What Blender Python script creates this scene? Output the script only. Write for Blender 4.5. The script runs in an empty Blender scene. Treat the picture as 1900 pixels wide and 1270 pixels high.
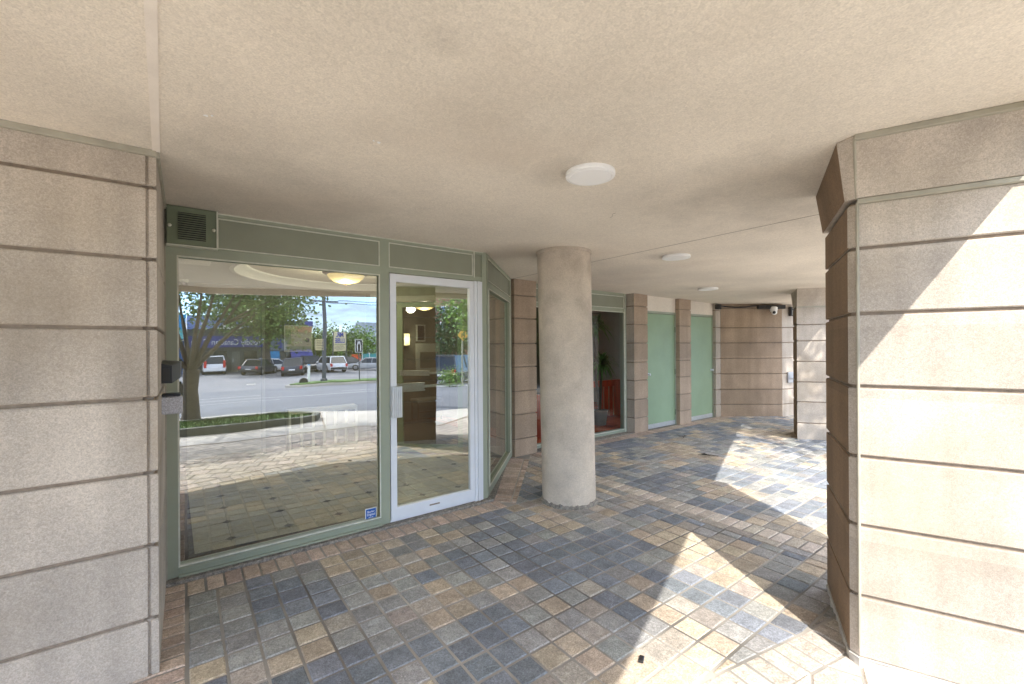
import bpy, bmesh, math, random
from mathutils import Vector, Matrix, noise
R = math.radians
random.seed(7)
scn = bpy.context.scene
COL = scn.collection
# Building axes are the world axes: x runs along the glass front, y goes into the building.
# ------------------------------------------------------------------ camera
cd = bpy.data.cameras.new('camera'); cam = bpy.data.objects.new('camera', cd); COL.objects.link(cam)
cd.sensor_width = 36; cd.lens = 36*810/1900; cd.shift_y = 7/1900; cd.clip_start = .05; cd.clip_end = 3000
cam.matrix_world = Matrix.Translation((0,0,1.5)) @ Matrix.Rotation(R(-36.87),4,'Z') @ Matrix.Rotation(R(90),4,'X') @ Matrix.Rotation(R(-.35),4,'Z')
scn.camera = cam
# ------------------------------------------------------------------ light
SUN_EL = R(42.8); SUN_DIR = Vector((-.5*math.cos(SUN_EL), -.866*math.cos(SUN_EL), math.sin(SUN_EL)))
w = bpy.data.worlds.new('World'); scn.world = w; w.use_nodes = True
nt = w.node_tree; N = nt.nodes; L = nt.links
bg = N['Background']; bg.inputs[1].default_value = .15
sky = N.new('ShaderNodeTexSky'); sky.sky_type = 'NISHITA'; sky.sun_disc = False
sky.sun_elevation = SUN_EL; sky.sun_rotation = R(210); sky.air_density = .7; sky.dust_density = .3; sky.ozone_density = 2; sky.altitude = 600
tc = N.new('ShaderNodeTexCoord'); mp = N.new('ShaderNodeMapping'); mp.inputs['Scale'].default_value = (1,1,4.5)
nz = N.new('ShaderNodeTexNoise'); nz.inputs['Scale'].default_value = 2.6; nz.inputs['Detail'].default_value = 7; nz.inputs['Roughness'].default_value = .6
cr = N.new('ShaderNodeValToRGB'); cr.color_ramp.elements[0].position = .46; cr.color_ramp.elements[1].position = .66
mx = N.new('ShaderNodeMix'); mx.data_type = 'RGBA'; mx.inputs[7].default_value = (11,11.4,12,1)
L.new(tc.outputs['Generated'], mp.inputs[0]); L.new(mp.outputs[0], nz.inputs[0]); L.new(nz.outputs[0], cr.inputs[0])
sx = N.new('ShaderNodeSeparateXYZ'); L.new(tc.outputs['Generated'], sx.inputs[0])
el = N.new('ShaderNodeMapRange'); el.inputs[1].default_value = .12; el.inputs[2].default_value = .5; L.new(sx.outputs[2], el.inputs[0])
cm = N.new('ShaderNodeMix'); cm.data_type = 'RGBA'; cm.inputs[6].default_value = (2.1,2.6,3.3,1); cm.inputs[7].default_value = (23,22,20.4,1); L.new(el.outputs[0], cm.inputs[0]); L.new(cm.outputs[2], mx.inputs[7])
L.new(cr.outputs[0], mx.inputs[0]); hs = N.new('ShaderNodeHueSaturation'); hs.inputs['Saturation'].default_value = 1.12; L.new(sky.outputs[0], hs.inputs['Color']); L.new(hs.outputs[0], mx.inputs[6]); L.new(mx.outputs[2], bg.inputs[0])
sl = bpy.data.lights.new('sun', 'SUN'); sl.energy = 2.0; sl.angle = R(.5); sl.color = (1,.955,.89)
so = bpy.data.objects.new('sun', sl); COL.objects.link(so); so.rotation_euler = SUN_DIR.to_track_quat('Z','Y').to_euler(); so.location = (-10,-18,20)
scn.view_settings.view_transform = 'Standard'; scn.view_settings.look = 'None'; scn.view_settings.gamma = 1
scn.view_settings.exposure = 2.16
scn.render.engine = 'CYCLES'
try:
    scn.cycles.max_bounces = 10; scn.cycles.diffuse_bounces = 6; scn.cycles.glossy_bounces = 4; scn.cycles.transparent_max_bounces = 24
except Exception: pass

# ------------------------------------------------------------------ materials
def mat(name, col, rough=.7, metal=0, noise_amt=0, nscale=8, speck=0, sscale=220, bump=0, bscale=150, attr=False,
        emit=None, estr=0, spec=.5, stain=None, streak=False, course=False, halos=None, cleft=0, coat=0):
    m = bpy.data.materials.new(name); m.use_nodes = True; nt = m.node_tree; n = nt.nodes; l = nt.links
    b = n['Principled BSDF']; b.inputs['Roughness'].default_value = rough; b.inputs['Metallic'].default_value = metal
    b.inputs['Specular IOR Level'].default_value = spec; b.inputs['Coat Weight'].default_value = coat
    tc = n.new('ShaderNodeTexCoord'); src = tc.outputs['Object']
    if attr:
        a = n.new('ShaderNodeAttribute'); a.attribute_name = 'Col'; cur = a.outputs['Color']
    else:
        rgb = n.new('ShaderNodeRGB'); rgb.outputs[0].default_value = (*col,1); cur = rgb.outputs[0]
    def mul(cur, fac_sock, lo, hi, p0=.3, p1=.7):
        mr = n.new('ShaderNodeMapRange'); mr.inputs[1].default_value = p0; mr.inputs[2].default_value = p1
        mr.inputs[3].default_value = lo; mr.inputs[4].default_value = hi; l.new(fac_sock, mr.inputs[0])
        hs = n.new('ShaderNodeVectorMath'); hs.operation = 'SCALE'; l.new(cur, hs.inputs[0]); l.new(mr.outputs[0], hs.inputs['Scale'])
        return hs.outputs[0]
    if noise_amt:
        t = n.new('ShaderNodeTexNoise'); t.inputs['Scale'].default_value = nscale; t.inputs['Detail'].default_value = 6; l.new(src, t.inputs[0])
        if streak:
            mp = n.new('ShaderNodeMapping'); mp.inputs['Scale'].default_value = (1,1,.25); l.new(src, mp.inputs[0]); l.new(mp.outputs[0], t.inputs[0])
        cur = mul(cur, t.outputs[0], 1-noise_amt, 1+noise_amt)
    if speck:
        t = n.new('ShaderNodeTexNoise'); t.inputs['Scale'].default_value = sscale; t.inputs['Detail'].default_value = 2; l.new(src, t.inputs[0])
        cur = mul(cur, t.outputs[0], 1-speck, 1+speck, .35, .65)
        t = n.new('ShaderNodeTexVoronoi'); t.inputs['Scale'].default_value = sscale*.55; l.new(src, t.inputs[0])
        cur = mul(cur, t.outputs['Color'], 1-speck*.7, 1+speck*.9, .1, .9)
    if stain:
        t = n.new('ShaderNodeTexNoise'); t.inputs['Scale'].default_value = stain[1]; t.inputs['Detail'].default_value = 5; l.new(src, t.inputs[0])
        mr = n.new('ShaderNodeMapRange'); mr.inputs[1].default_value = .52; mr.inputs[2].default_value = .72; mr.inputs[4].default_value = stain[2]; l.new(t.outputs[0], mr.inputs[0])
        mm = n.new('ShaderNodeMix'); mm.data_type = 'RGBA'; mm.inputs[7].default_value = (*stain[0],1); l.new(mr.outputs[0], mm.inputs[0]); l.new(cur, mm.inputs[6]); cur = mm.outputs[2]
    if course:                                       # every course of blocks came out of another casting; rain has washed dirt down them
        sp = n.new('ShaderNodeSeparateXYZ'); l.new(src, sp.inputs[0])
        q = n.new('ShaderNodeMath'); q.operation = 'MULTIPLY_ADD'; q.inputs[1].default_value = 1/.328; q.inputs[2].default_value = .19; l.new(sp.outputs[2], q.inputs[0])
        fl = n.new('ShaderNodeMath'); fl.operation = 'FLOOR'; l.new(q.outputs[0], fl.inputs[0])
        wn = n.new('ShaderNodeTexWhiteNoise'); wn.noise_dimensions = '1D'; l.new(fl.outputs[0], wn.inputs['W']); cur = mul(cur, wn.outputs[0], .90, 1.07, 0, 1)
        mp2 = n.new('ShaderNodeMapping'); mp2.inputs['Scale'].default_value = (7,7,.55); l.new(src, mp2.inputs[0])
        t2 = n.new('ShaderNodeTexNoise'); t2.inputs['Scale'].default_value = 1; t2.inputs['Detail'].default_value = 5; l.new(mp2.outputs[0], t2.inputs[0]); cur = mul(cur, t2.outputs[0], .84, 1.08, .3, .7)
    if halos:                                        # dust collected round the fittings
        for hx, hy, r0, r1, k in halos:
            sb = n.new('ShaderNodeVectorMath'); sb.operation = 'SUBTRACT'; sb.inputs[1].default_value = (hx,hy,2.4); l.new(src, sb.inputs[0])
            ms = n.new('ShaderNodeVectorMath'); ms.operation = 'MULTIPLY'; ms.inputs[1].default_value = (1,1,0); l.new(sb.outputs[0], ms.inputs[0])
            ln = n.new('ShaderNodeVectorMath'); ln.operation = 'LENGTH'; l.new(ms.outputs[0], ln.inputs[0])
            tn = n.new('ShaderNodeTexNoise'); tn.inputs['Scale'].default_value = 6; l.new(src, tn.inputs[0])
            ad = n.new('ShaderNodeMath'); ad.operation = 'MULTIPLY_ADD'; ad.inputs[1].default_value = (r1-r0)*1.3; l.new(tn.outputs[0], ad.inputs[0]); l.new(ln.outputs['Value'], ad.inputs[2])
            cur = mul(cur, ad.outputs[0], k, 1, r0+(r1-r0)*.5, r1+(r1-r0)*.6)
    l.new(cur, b.inputs['Base Color'])
    if bump:
        t = n.new('ShaderNodeTexNoise'); t.inputs['Scale'].default_value = bscale; t.inputs['Detail'].default_value = 5; t.inputs['Roughness'].default_value = .65; l.new(src, t.inputs[0])
        bp = n.new('ShaderNodeBump'); bp.inputs['Strength'].default_value = min(1,bump); bp.inputs['Distance'].default_value = .004 if bscale > 60 else .02
        l.new(t.outputs[0], bp.inputs['Height']); l.new(bp.outputs[0], b.inputs['Normal'])
        if cleft:
            t3 = n.new('ShaderNodeTexNoise'); t3.inputs['Scale'].default_value = cleft; t3.inputs['Detail'].default_value = 4; t3.inputs['Distortion'].default_value = .6; l.new(src, t3.inputs[0])
            b3 = n.new('ShaderNodeBump'); b3.inputs['Strength'].default_value = 1; b3.inputs['Distance'].default_value = .005; l.new(t3.outputs[0], b3.inputs['Height']); l.new(b3.outputs[0], bp.inputs['Normal'])
    if emit:
        b.inputs['Emission Color'].default_value = (*emit,1); b.inputs['Emission Strength'].default_value = estr
    return m

def glass_mat(name, refl, tint, f_ior=1.5):
    m = bpy.data.materials.new(name); m.use_nodes = True; n = m.node_tree.nodes; l = m.node_tree.links
    n.remove(n['Principled BSDF']); out = n['Material Output']
    g = n.new('ShaderNodeBsdfGlossy'); g.inputs['Roughness'].default_value = 0; g.inputs['Color'].default_value = (.93,.97,1,1)
    t = n.new('ShaderNodeBsdfTransparent'); t.inputs[0].default_value = (*tint,1)
    tcg = n.new('ShaderNodeTexCoord'); ng = n.new('ShaderNodeTexNoise'); ng.inputs['Scale'].default_value = 1.3; l.new(tcg.outputs['Object'], ng.inputs[0])
    bg_ = n.new('ShaderNodeBump'); bg_.inputs['Strength'].default_value = 1; bg_.inputs['Distance'].default_value = .0012; l.new(ng.outputs[0], bg_.inputs['Height']); l.new(bg_.outputs[0], g.inputs['Normal'])
    f = n.new('ShaderNodeFresnel'); f.inputs[0].default_value = f_ior
    a = n.new('ShaderNodeMath'); a.operation = 'MULTIPLY_ADD'; a.inputs[1].default_value = 1-refl; a.inputs[2].default_value = refl; a.use_clamp = True
    l.new(f.outputs[0], a.inputs[0])
    mx = n.new('ShaderNodeMixShader'); l.new(a.outputs[0], mx.inputs[0]); l.new(t.outputs[0], mx.inputs[1]); l.new(g.outputs[0], mx.inputs[2]); l.new(mx.outputs[0], out.inputs[0])
    return m

M = {}
M['precast'] = mat('precast', (.45,.39,.325), .85, noise_amt=.13, nscale=2.2, speck=.13, sscale=230, bump=.4, bscale=300, course=True, stain=((.30,.235,.16),1.3,.5))
M['precast_warm'] = mat('precast_warm', (.40,.30,.215), .85, noise_amt=.12, nscale=2.5, speck=.14, sscale=190, bump=.45, bscale=260, course=True)
M['precast_shade'] = mat('precast_shade', (.235,.155,.092), .85, noise_amt=.12, nscale=2.5, speck=.12, sscale=190, bump=.4, bscale=260, course=True)  # darker copy of the precast: shade of side and back faces painted in
M['joint'] = mat('joint', (.25,.195,.145), .9, noise_amt=.2, nscale=30, bump=.4)
M['bead'] = mat('bead', (.35,.325,.255), .6, noise_amt=.12, nscale=12)
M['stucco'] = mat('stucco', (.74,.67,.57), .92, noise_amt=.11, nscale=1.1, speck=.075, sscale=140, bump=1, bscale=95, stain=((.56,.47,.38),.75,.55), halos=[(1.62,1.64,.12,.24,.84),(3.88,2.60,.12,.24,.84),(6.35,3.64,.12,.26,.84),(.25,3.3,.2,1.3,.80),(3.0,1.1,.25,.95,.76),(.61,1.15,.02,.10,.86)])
M['stucco_joint'] = mat('stucco_joint', (.78,.71,.63), .9, noise_amt=.05, nscale=9, bump=.5, bscale=110)
M['crack'] = mat('crack', (.12,.09,.06), .95)
M['column'] = mat('column', (.53,.455,.37), .85, noise_amt=.14, nscale=3.5, speck=.08, sscale=170, bump=.7, bscale=90, stain=((.28,.23,.18),4,.45))
M['rubble'] = mat('rubble', (.24,.215,.18), .95, noise_amt=.35, nscale=30, speck=.3, sscale=150, bump=1, bscale=90)
M['green'] = mat('green_frame', (.31,.335,.25), .42, noise_amt=.05, nscale=5, bump=.1, bscale=30)
M['green_panel'] = mat('green_panel', (.255,.265,.195), .5, noise_amt=.07, nscale=4)
M['green_dark'] = mat('green_dark', (.17,.20,.125), .5, noise_amt=.1, nscale=9)
M['green_bead'] = mat('green_bead', (.60,.60,.50), .5, noise_amt=.12, nscale=20)
M['green_door'] = mat('green_door', (.25,.345,.21), .55, noise_amt=.07, nscale=2.5, bump=.12, bscale=14, spec=.6)
M['white_alu'] = mat('white_alu', (.72,.735,.76), .32, spec=.5, noise_amt=.03, nscale=6)
M['alu'] = mat('alu', (.62,.65,.66), .3, metal=.6, noise_amt=.05, nscale=20)
M['black'] = mat('black', (.015,.015,.017), .35, noise_amt=.2, nscale=20)
M['dark'] = mat('dark', (.03,.028,.027), .6)
M['speckle'] = mat('speckle', (.42,.42,.45), .5, speck=.4, sscale=500)
M['white'] = mat('white', (.86,.855,.84), .5, noise_amt=.02, nscale=8)
M['opal'] = mat('opal', (.93,.93,.92), .35)
M['bronze'] = mat('bronze', (.10,.055,.035), .35, metal=.7, noise_amt=.2, nscale=30)
M['lampglow'] = mat('lamp_glow', (.5,.38,.18), .4, emit=(1,.72,.32), estr=.26)
M['sconceglow'] = mat('sconce_glow', (.8,.7,.4), .4, emit=(1,.86,.5), estr=.22)
M['coveglow'] = mat('cove_glow', (.9,.85,.6), .5, emit=(1,.9,.62), estr=.45)
M['glass'] = glass_mat('glass', .37, (.74,.80,.70))
M['glass_side'] = glass_mat('glass_side', .30, (.5,.56,.46))
M['glass_two'] = glass_mat('glass_two', .02, (.92,.95,.9))
M['glass_in'] = glass_mat('glass_in', .06, (.9,.92,.88))
M['glass_back'] = glass_mat('glass_back', .0, (1,1,1), 1.0001)
M['int_ceiling'] = mat('int_ceiling', (.62,.63,.62), .8)
M['int_wall'] = mat('int_wall', (.20,.195,.17), .8, noise_amt=.05, nscale=3)
M['room_wall'] = mat('room_wall', (.27,.29,.24), .8, noise_amt=.05, nscale=3)
M['int_dark'] = mat('int_dark', (.10,.095,.075), .8, noise_amt=.1, nscale=3)
M['int_pale'] = mat('int_pale', (.34,.34,.30), .7, noise_amt=.04, nscale=3)
M['int_brown'] = mat('int_brown', (.045,.028,.02), .7, noise_amt=.2, nscale=4)
M['tile'] = mat('tile', (.55,.53,.47), .3, noise_amt=.12, nscale=5, speck=.05, sscale=40)
M['tile_dot'] = mat('tile_dot', (.03,.028,.025), .3)
M['redwood'] = mat('redwood', (.60,.075,.02), .35, noise_amt=.3, nscale=9, streak=True)
M['redfloor'] = mat('redfloor', (.45,.10,.04), .25, noise_amt=.3, nscale=6)
M['slat'] = mat('slat', (.85,.6,.48), .5)
M['plantleaf'] = mat('plant_leaf', (.09,.20,.045), .4, noise_amt=.3, nscale=8)
M['poster'] = mat('poster', (.62,.58,.50), .6, noise_amt=.04, nscale=5)
M['sage'] = mat('sage', (.38,.42,.32), .6)
M['blue_sign'] = mat('blue_sign', (.01,.09,.35), .4)
M['navy_text'] = mat('navy_text', (.02,.04,.32), .5)
M['brick_out'] = None
M['leaf'] = mat('leaf', (.085,.15,.022), .5, noise_amt=.4, nscale=1.2)
M['leaf_bright'] = mat('leaf_bright', (.13,.25,.025), .45, noise_amt=.35, nscale=1.5)
M['leaf_dark'] = mat('leaf_dark', (.035,.075,.018), .55, noise_amt=.4, nscale=.8)
M['bark'] = mat('bark', (.10,.08,.06), .9, noise_amt=.3, nscale=14, bump=.8, bscale=30)
M['asphalt'] = mat('asphalt', (.13,.14,.16), .9, noise_amt=.15, nscale=.5, speck=.12, sscale=40)
M['lot'] = mat('lot', (.17,.175,.19), .9, noise_amt=.15, nscale=.35, speck=.1, sscale=30)
M['concrete'] = mat('concrete', (.48,.455,.41), .9, noise_amt=.12, nscale=1.2, speck=.08, sscale=60, bump=.3)
M['kerb'] = mat('kerb', (.11,.115,.095), .9, noise_amt=.2, nscale=5, bump=.4)
M['grass'] = mat('grass', (.07,.14,.02), .8, noise_amt=.4, nscale=6, bump=1, bscale=60)
M['paint'] = mat('road_paint', (.6,.6,.58), .7, noise_amt=.15, nscale=9)
M['bluefascia'] = mat('blue_fascia', (.22,.30,.62), .5, noise_amt=.06, nscale=1)
M['bluesignband'] = mat('blue_sign_band', (.045,.06,.30), .5)
M['storewall'] = mat('store_wall', (.10,.10,.09), .6, noise_amt=.15, nscale=2)
M['bluewall'] = mat('blue_wall', (.02,.10,.28), .5, noise_amt=.15, nscale=1)
M['cyan'] = mat('cyan_sign', (.03,.30,.62), .4, noise_amt=.2, nscale=3)
M['teal'] = mat('teal', (.06,.33,.34), .5)
M['orange'] = mat('orange', (.75,.09,.02), .5)
M['greyroof'] = mat('grey_roof', (.16,.20,.26), .8, noise_amt=.1, nscale=1)
M['greywall'] = mat('grey_wall', (.30,.34,.38), .8, noise_amt=.1, nscale=1)
M['redbrick'] = mat('red_brick', (.24,.085,.055), .85, noise_amt=.15, nscale=2)
M['window_far'] = mat('window_far', (.18,.28,.42), .1, spec=1)
M['carglass'] = mat('car_glass', (.02,.025,.03), .08, spec=1)
M['tyre'] = mat('tyre', (.02,.02,.02), .8)
M['rim'] = mat('rim', (.4,.4,.42), .3, metal=.8)
M['redlight'] = mat('red_light', (.5,.01,.01), .2)
M['clearlight'] = mat('clear_light', (.7,.72,.75), .15)
M['yellow'] = mat('yellow', (.62,.33,.03), .5)
M['pole'] = mat('pole', (.07,.08,.10), .7)
M['cream'] = mat('cream', (.62,.55,.33), .5)
def paint(name, c): M[name] = mat(name, c, .25, coat=.6)
paint('car_white', (.75,.76,.78)); paint('car_dark', (.035,.04,.06)); paint('car_silver', (.42,.44,.46)); paint('car_black', (.015,.017,.02))
M['paver'] = mat('paver', (1,1,1), .88, attr=True, noise_amt=.17, nscale=13, speck=.2, sscale=150, bump=1, bscale=75, cleft=24)
M['sand'] = mat('sand', (.27,.25,.22), .95, noise_amt=.75, nscale=1.3, bump=.5)

def brick_walk():
    m = bpy.data.materials.new('brick_walk'); m.use_nodes = True; n = m.node_tree.nodes; l = m.node_tree.links; b = n['Principled BSDF']
    tc = n.new('ShaderNodeTexCoord'); mp = n.new('ShaderNodeMapping'); mp.inputs['Rotation'].default_value = (0,0,R(24)); l.new(tc.outputs['Object'], mp.inputs[0])
    br = n.new('ShaderNodeTexBrick'); br.inputs['Scale'].default_value = 1; br.inputs['Brick Width'].default_value = .3; br.inputs['Row Height'].default_value = .15
    br.inputs['Mortar Size'].default_value = .006; br.inputs['Color1'].default_value = (.52,.46,.39,1); br.inputs['Color2'].default_value = (.42,.375,.32,1); br.inputs['Mortar'].default_value = (.16,.145,.13,1)
    l.new(mp.outputs[0], br.inputs[0])
    t = n.new('ShaderNodeTexNoise'); t.inputs['Scale'].default_value = 5; t.inputs['Detail'].default_value = 6; l.new(tc.outputs['Object'], t.inputs[0])
    mm = n.new('ShaderNodeMix'); mm.data_type = 'RGBA'; mm.blend_type = 'MULTIPLY'; mm.inputs[0].default_value = .5; l.new(br.outputs[0], mm.inputs[6]); l.new(t.outputs[0], mm.inputs[7])
    l.new(br.outputs[0], b.inputs['Base Color']); b.inputs['Roughness'].default_value = .9
    bp = n.new('ShaderNodeBump'); bp.inputs['Strength'].default_value = .6; bp.inputs['Distance'].default_value = .005; bp.invert = True; l.new(br.outputs['Fac'], bp.inputs['Height']); l.new(bp.outputs[0], b.inputs['Normal'])
    return m
M['brick_walk'] = brick_walk()
def brick_wall():
    m = bpy.data.materials.new('brick_facade'); m.use_nodes = True; n = m.node_tree.nodes; l = m.node_tree.links; b = n['Principled BSDF']
    tc = n.new('ShaderNodeTexCoord'); mp = n.new('ShaderNodeMapping'); mp.inputs['Rotation'].default_value = (R(90),0,0); l.new(tc.outputs['Object'], mp.inputs[0])
    br = n.new('ShaderNodeTexBrick'); br.inputs['Scale'].default_value = 1; br.inputs['Brick Width'].default_value = .5; br.inputs['Row Height'].default_value = .18
    br.inputs['Mortar Size'].default_value = .015; br.inputs['Color1'].default_value = (.26,.09,.06,1); br.inputs['Color2'].default_value = (.20,.07,.05,1); br.inputs['Mortar'].default_value = (.25,.2,.17,1)
    l.new(mp.outputs[0], br.inputs[0]); l.new(br.outputs[0], b.inputs['Base Color']); b.inputs['Roughness'].default_value = .9
    return m
M['brick_facade'] = brick_wall()

# ------------------------------------------------------------------ mesh helpers
def area2(p): return sum(p[i][0]*p[(i+1)%len(p)][1]-p[(i+1)%len(p)][0]*p[i][1] for i in range(len(p)))
def ccw(p): return list(p) if area2(p) > 0 else list(reversed(p))
def offset_poly(p, d):
    n = len(p); out = []
    for i in range(n):
        a, b, c = Vector(p[i-1][:2]), Vector(p[i][:2]), Vector(p[(i+1)%n][:2])
        e1 = (b-a).normalized(); e2 = (c-b).normalized()
        n1 = Vector((e1.y,-e1.x)); n2 = Vector((e2.y,-e2.x)); k = 1+n1.dot(n2)
        m = (n1+n2)/k if k > .2 else (n1+n2)*.5
        out.append((b.x+m.x*d, b.y+m.y*d))
    return out
class MB:
    def __init__(s): s.v = []; s.f = []; s.m = []; s.mats = []
    def mi(s, m):
        if m not in s.mats: s.mats.append(m)
        return s.mats.index(m)
    def face(s, pts, m):
        i = len(s.v); s.v += [tuple(p) for p in pts]; s.f.append(tuple(range(i, i+len(pts)))); s.m.append(s.mi(m)); return s
    def rings(s, rings, m, caps=True, closed=True):
        i = len(s.v); k = len(rings[0])
        for r in rings: s.v += [tuple(p) for p in r]
        mi = s.mi(m)
        for a in range(len(rings)-1):
            for b in range(k if closed else k-1):
                c = (b+1) % k; s.f.append((i+a*k+b, i+a*k+c, i+(a+1)*k+c, i+(a+1)*k+b)); s.m.append(mi)
        if caps:
            s.f.append(tuple(i+b for b in reversed(range(k)))); s.m.append(mi)
            j = i+(len(rings)-1)*k; s.f.append(tuple(j+b for b in range(k))); s.m.append(mi)
        return s
    def prism(s, p, z0, z1, m, ch=0):
        p = ccw(p)
        if ch:
            q = offset_poly(p, -ch)
            return s.rings([[(x,y,z0) for x,y in q], [(x,y,z0+ch) for x,y in p], [(x,y,z1-ch) for x,y in p], [(x,y,z1) for x,y in q]], m)
        return s.rings([[(x,y,z0) for x,y in p], [(x,y,z1) for x,y in p]], m)
    def box(s, x0, x1, y0, y1, z0, z1, m, ch=0):
        if x0 > x1: x0, x1 = x1, x0
        if y0 > y1: y0, y1 = y1, y0
        return s.prism([(x0,y0),(x1,y0),(x1,y1),(x0,y1)], min(z0,z1), max(z0,z1), m, ch)
    def bar(s, p0, p1, t0, t1, z0, z1, m, ch=0):      # box along a plan line, t measured to the line's left
        d = Vector((p1[0]-p0[0], p1[1]-p0[1])).normalized(); n = Vector((-d.y, d.x))
        q = [(p0[0]+n.x*t0,p0[1]+n.y*t0),(p1[0]+n.x*t0,p1[1]+n.y*t0),(p1[0]+n.x*t1,p1[1]+n.y*t1),(p0[0]+n.x*t1,p0[1]+n.y*t1)]
        return s.prism(q, z0, z1, m, ch)
    def tube(s, pts, rad, m, n=10, caps=True):
        pts = [Vector(p) for p in pts]; rs = rad if isinstance(rad, (list,tuple)) else [rad]*len(pts); rr = []
        up = Vector((0,0,1))
        for i, p in enumerate(pts):
            d = (pts[min(i+1,len(pts)-1)]-pts[max(i-1,0)]).normalized()
            a = d.cross(up if abs(d.z) < .95 else Vector((1,0,0))).normalized(); b = a.cross(d)
            rr.append([p+(a*math.cos(t)-b*math.sin(t))*rs[i] for t in (2*math.pi*k/n for k in range(n))])
        return s.rings(rr[::-1] if False else rr, m, caps)
    def lathe(s, c, prof, m, n=40, caps=True):
        return s.rings([[(c[0]+r*math.cos(2*math.pi*k/n), c[1]+r*math.sin(2*math.pi*k/n), z) for k in range(n)] for r, z in prof], m, caps)
    def sphere(s, c, r, m, n=14, k=8, sq=(1,1,1)):
        rr = []
        for i in range(k+1):
            t = -math.pi/2+math.pi*i/k; rr.append([(c[0]+sq[0]*r*max(.001,math.cos(t))*math.cos(2*math.pi*j/n), c[1]+sq[1]*r*max(.001,math.cos(t))*math.sin(2*math.pi*j/n), c[2]+sq[2]*r*math.sin(t)) for j in range(n)])
        return s.rings(rr, m)
    def build(s, name, parent=None, smooth=False, fix=True):
        me = bpy.data.meshes.new(name); me.from_pydata(s.v, [], s.f)
        for m in s.mats: me.materials.append(M[m])
        me.polygons.foreach_set('material_index', s.m)
        if fix and len(s.f) < 4000:
            bm = bmesh.new(); bm.from_mesh(me); bmesh.ops.recalc_face_normals(bm, faces=bm.faces); bm.to_mesh(me); bm.free()
        if smooth:
            me.polygons.foreach_set('use_smooth', [True]*len(s.f))
            try: me.set_sharp_from_angle(angle=R(35))
            except Exception: pass
        me.update(); o = bpy.data.objects.new(name, me); COL.objects.link(o)
        if parent: o.parent = parent
        return o
def thing(name, label, cat, group=None, loc=None):
    o = bpy.data.objects.new(name, None); COL.objects.link(o); o.empty_display_size = .1
    o['label'] = label; o['category'] = cat
    if group: o['group'] = group
    if loc: o.location = loc
    return o
def tag(o, label, cat, group=None):
    o['label'] = label; o['category'] = cat
    if group: o['group'] = group
    return o
def struct(o): o['kind'] = 'structure'; return o
def put(o, parent, loc):                               # mesh built in local space of its parent
    o.parent = parent; return o
def text(name, s, size, m, loc, rotz=0, parent=None, ext=.004, align='CENTER', sx=1, bold=0):
    c = bpy.data.curves.new(name, 'FONT'); c.body = s; c.size = size; c.extrude = ext; c.align_x = align; c.align_y = 'CENTER'; c.offset = bold
    t = bpy.data.objects.new(name, c); COL.objects.link(t); bpy.context.view_layer.update()
    me = bpy.data.meshes.new_from_object(t.evaluated_get(bpy.context.evaluated_depsgraph_get())); bpy.data.objects.remove(t)
    me.materials.clear(); me.materials.append(M[m]); me.name = name
    o = bpy.data.objects.new(name, me); COL.objects.link(o); o.location = loc; o.rotation_euler = (R(90),0,rotz); o.scale = (sx,1,1)
    if parent: o.parent = parent
    return o

# ------------------------------------------------------------------ terrain levels (the street lies lower than the entrance)
PROF = [(400,-.02),(3.4,-.02),(-4.3,-.02),(-9,-.27),(-14,-.6),(-20,-.8),(-37,-1.15),(-60,-1.2),(-1200,-1.2)]
def Z(v):
    for (a,za),(b,zb) in zip(PROF, PROF[1:]):
        if b <= v <= a: return za+(zb-za)*(v-a)/(b-a)
    return -1.2
def sheet(name, m, poly, dz):                          # sheet laid over the terrain: clipped at each break of the profile
    mb = MB(); ks = [p[0] for p in PROF]
    for a, b in zip(ks, ks[1:]):
        q = clip(clip(list(poly), (0,1), b, True), (0,1), a, False)
        if len(q) > 2: mb.face([(x,y,Z(y)+dz) for x,y in ccw(q)], m)
    return struct(mb.build(name))
def clip(p, n, d, keep_above):                         # half-plane clip  n.x >= d (keep_above) or <= d
    out = []; s = 1 if keep_above else -1
    for i in range(len(p)):
        a, b = p[i-1], p[i]; fa = s*(a[0]*n[0]+a[1]*n[1]-d); fb = s*(b[0]*n[0]+b[1]*n[1]-d)
        if (fa >= 0) != (fb >= 0):
            t = fa/(fa-fb); out.append((a[0]+(b[0]-a[0])*t, a[1]+(b[1]-a[1])*t))
        if fb >= 0: out.append(b)
    return out
def clip_poly(p, reg):                                 # against a convex ccw region
    reg = ccw(reg)
    for i in range(len(reg)):
        a, b = reg[i], reg[(i+1)%len(reg)]; n = (-(b[1]-a[1]), b[0]-a[0]); p = clip(p, n, a[0]*n[0]+a[1]*n[1], True)
        if len(p) < 3: return []
    return p
LOWL = lambda u: 1.04-.19*(u-1.85)                     # outer end of the square pavers
S = (2.005,-.199); SD = (.929,.369)                    # canopy edge, right run
EV = lambda u: S[1]+(u-S[0])*SD[1]/SD[0]
A = (.284,-.888); LV = lambda u: A[1]-.162*(u-A[0])
sheet('ground', 'lot', [(-1200,-1200),(1200,-1200),(1200,400),(-1200,400)], 0)
ROADN = [(-200,-5.5),(.35,-4.6),(1.56,-4.3),(2.6,-3.77),(3.6,-3.0),(4.6,-2.1),(8,-2.1),(200,-2.1)]
for i in range(len(ROADN)-1):
    pass
def strip_poly(name, m, top, bottom_v, dz):            # region between polyline `top` (ascending u) and constant bottom
    mb = MB(); ks = [p[0] for p in PROF]
    for (a, b) in zip(top, top[1:]):
        quad = [a, b, (b[0],bottom_v), (a[0],bottom_v)]
        for k0, k1 in zip(ks, ks[1:]):
            q = clip(clip(list(quad), (0,1), k1, True), (0,1), k0, False)
            if len(q) > 2: mb.face([(x,y,Z(y)+dz) for x,y in ccw(q)], m)
    return struct(mb.build(name))
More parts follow.
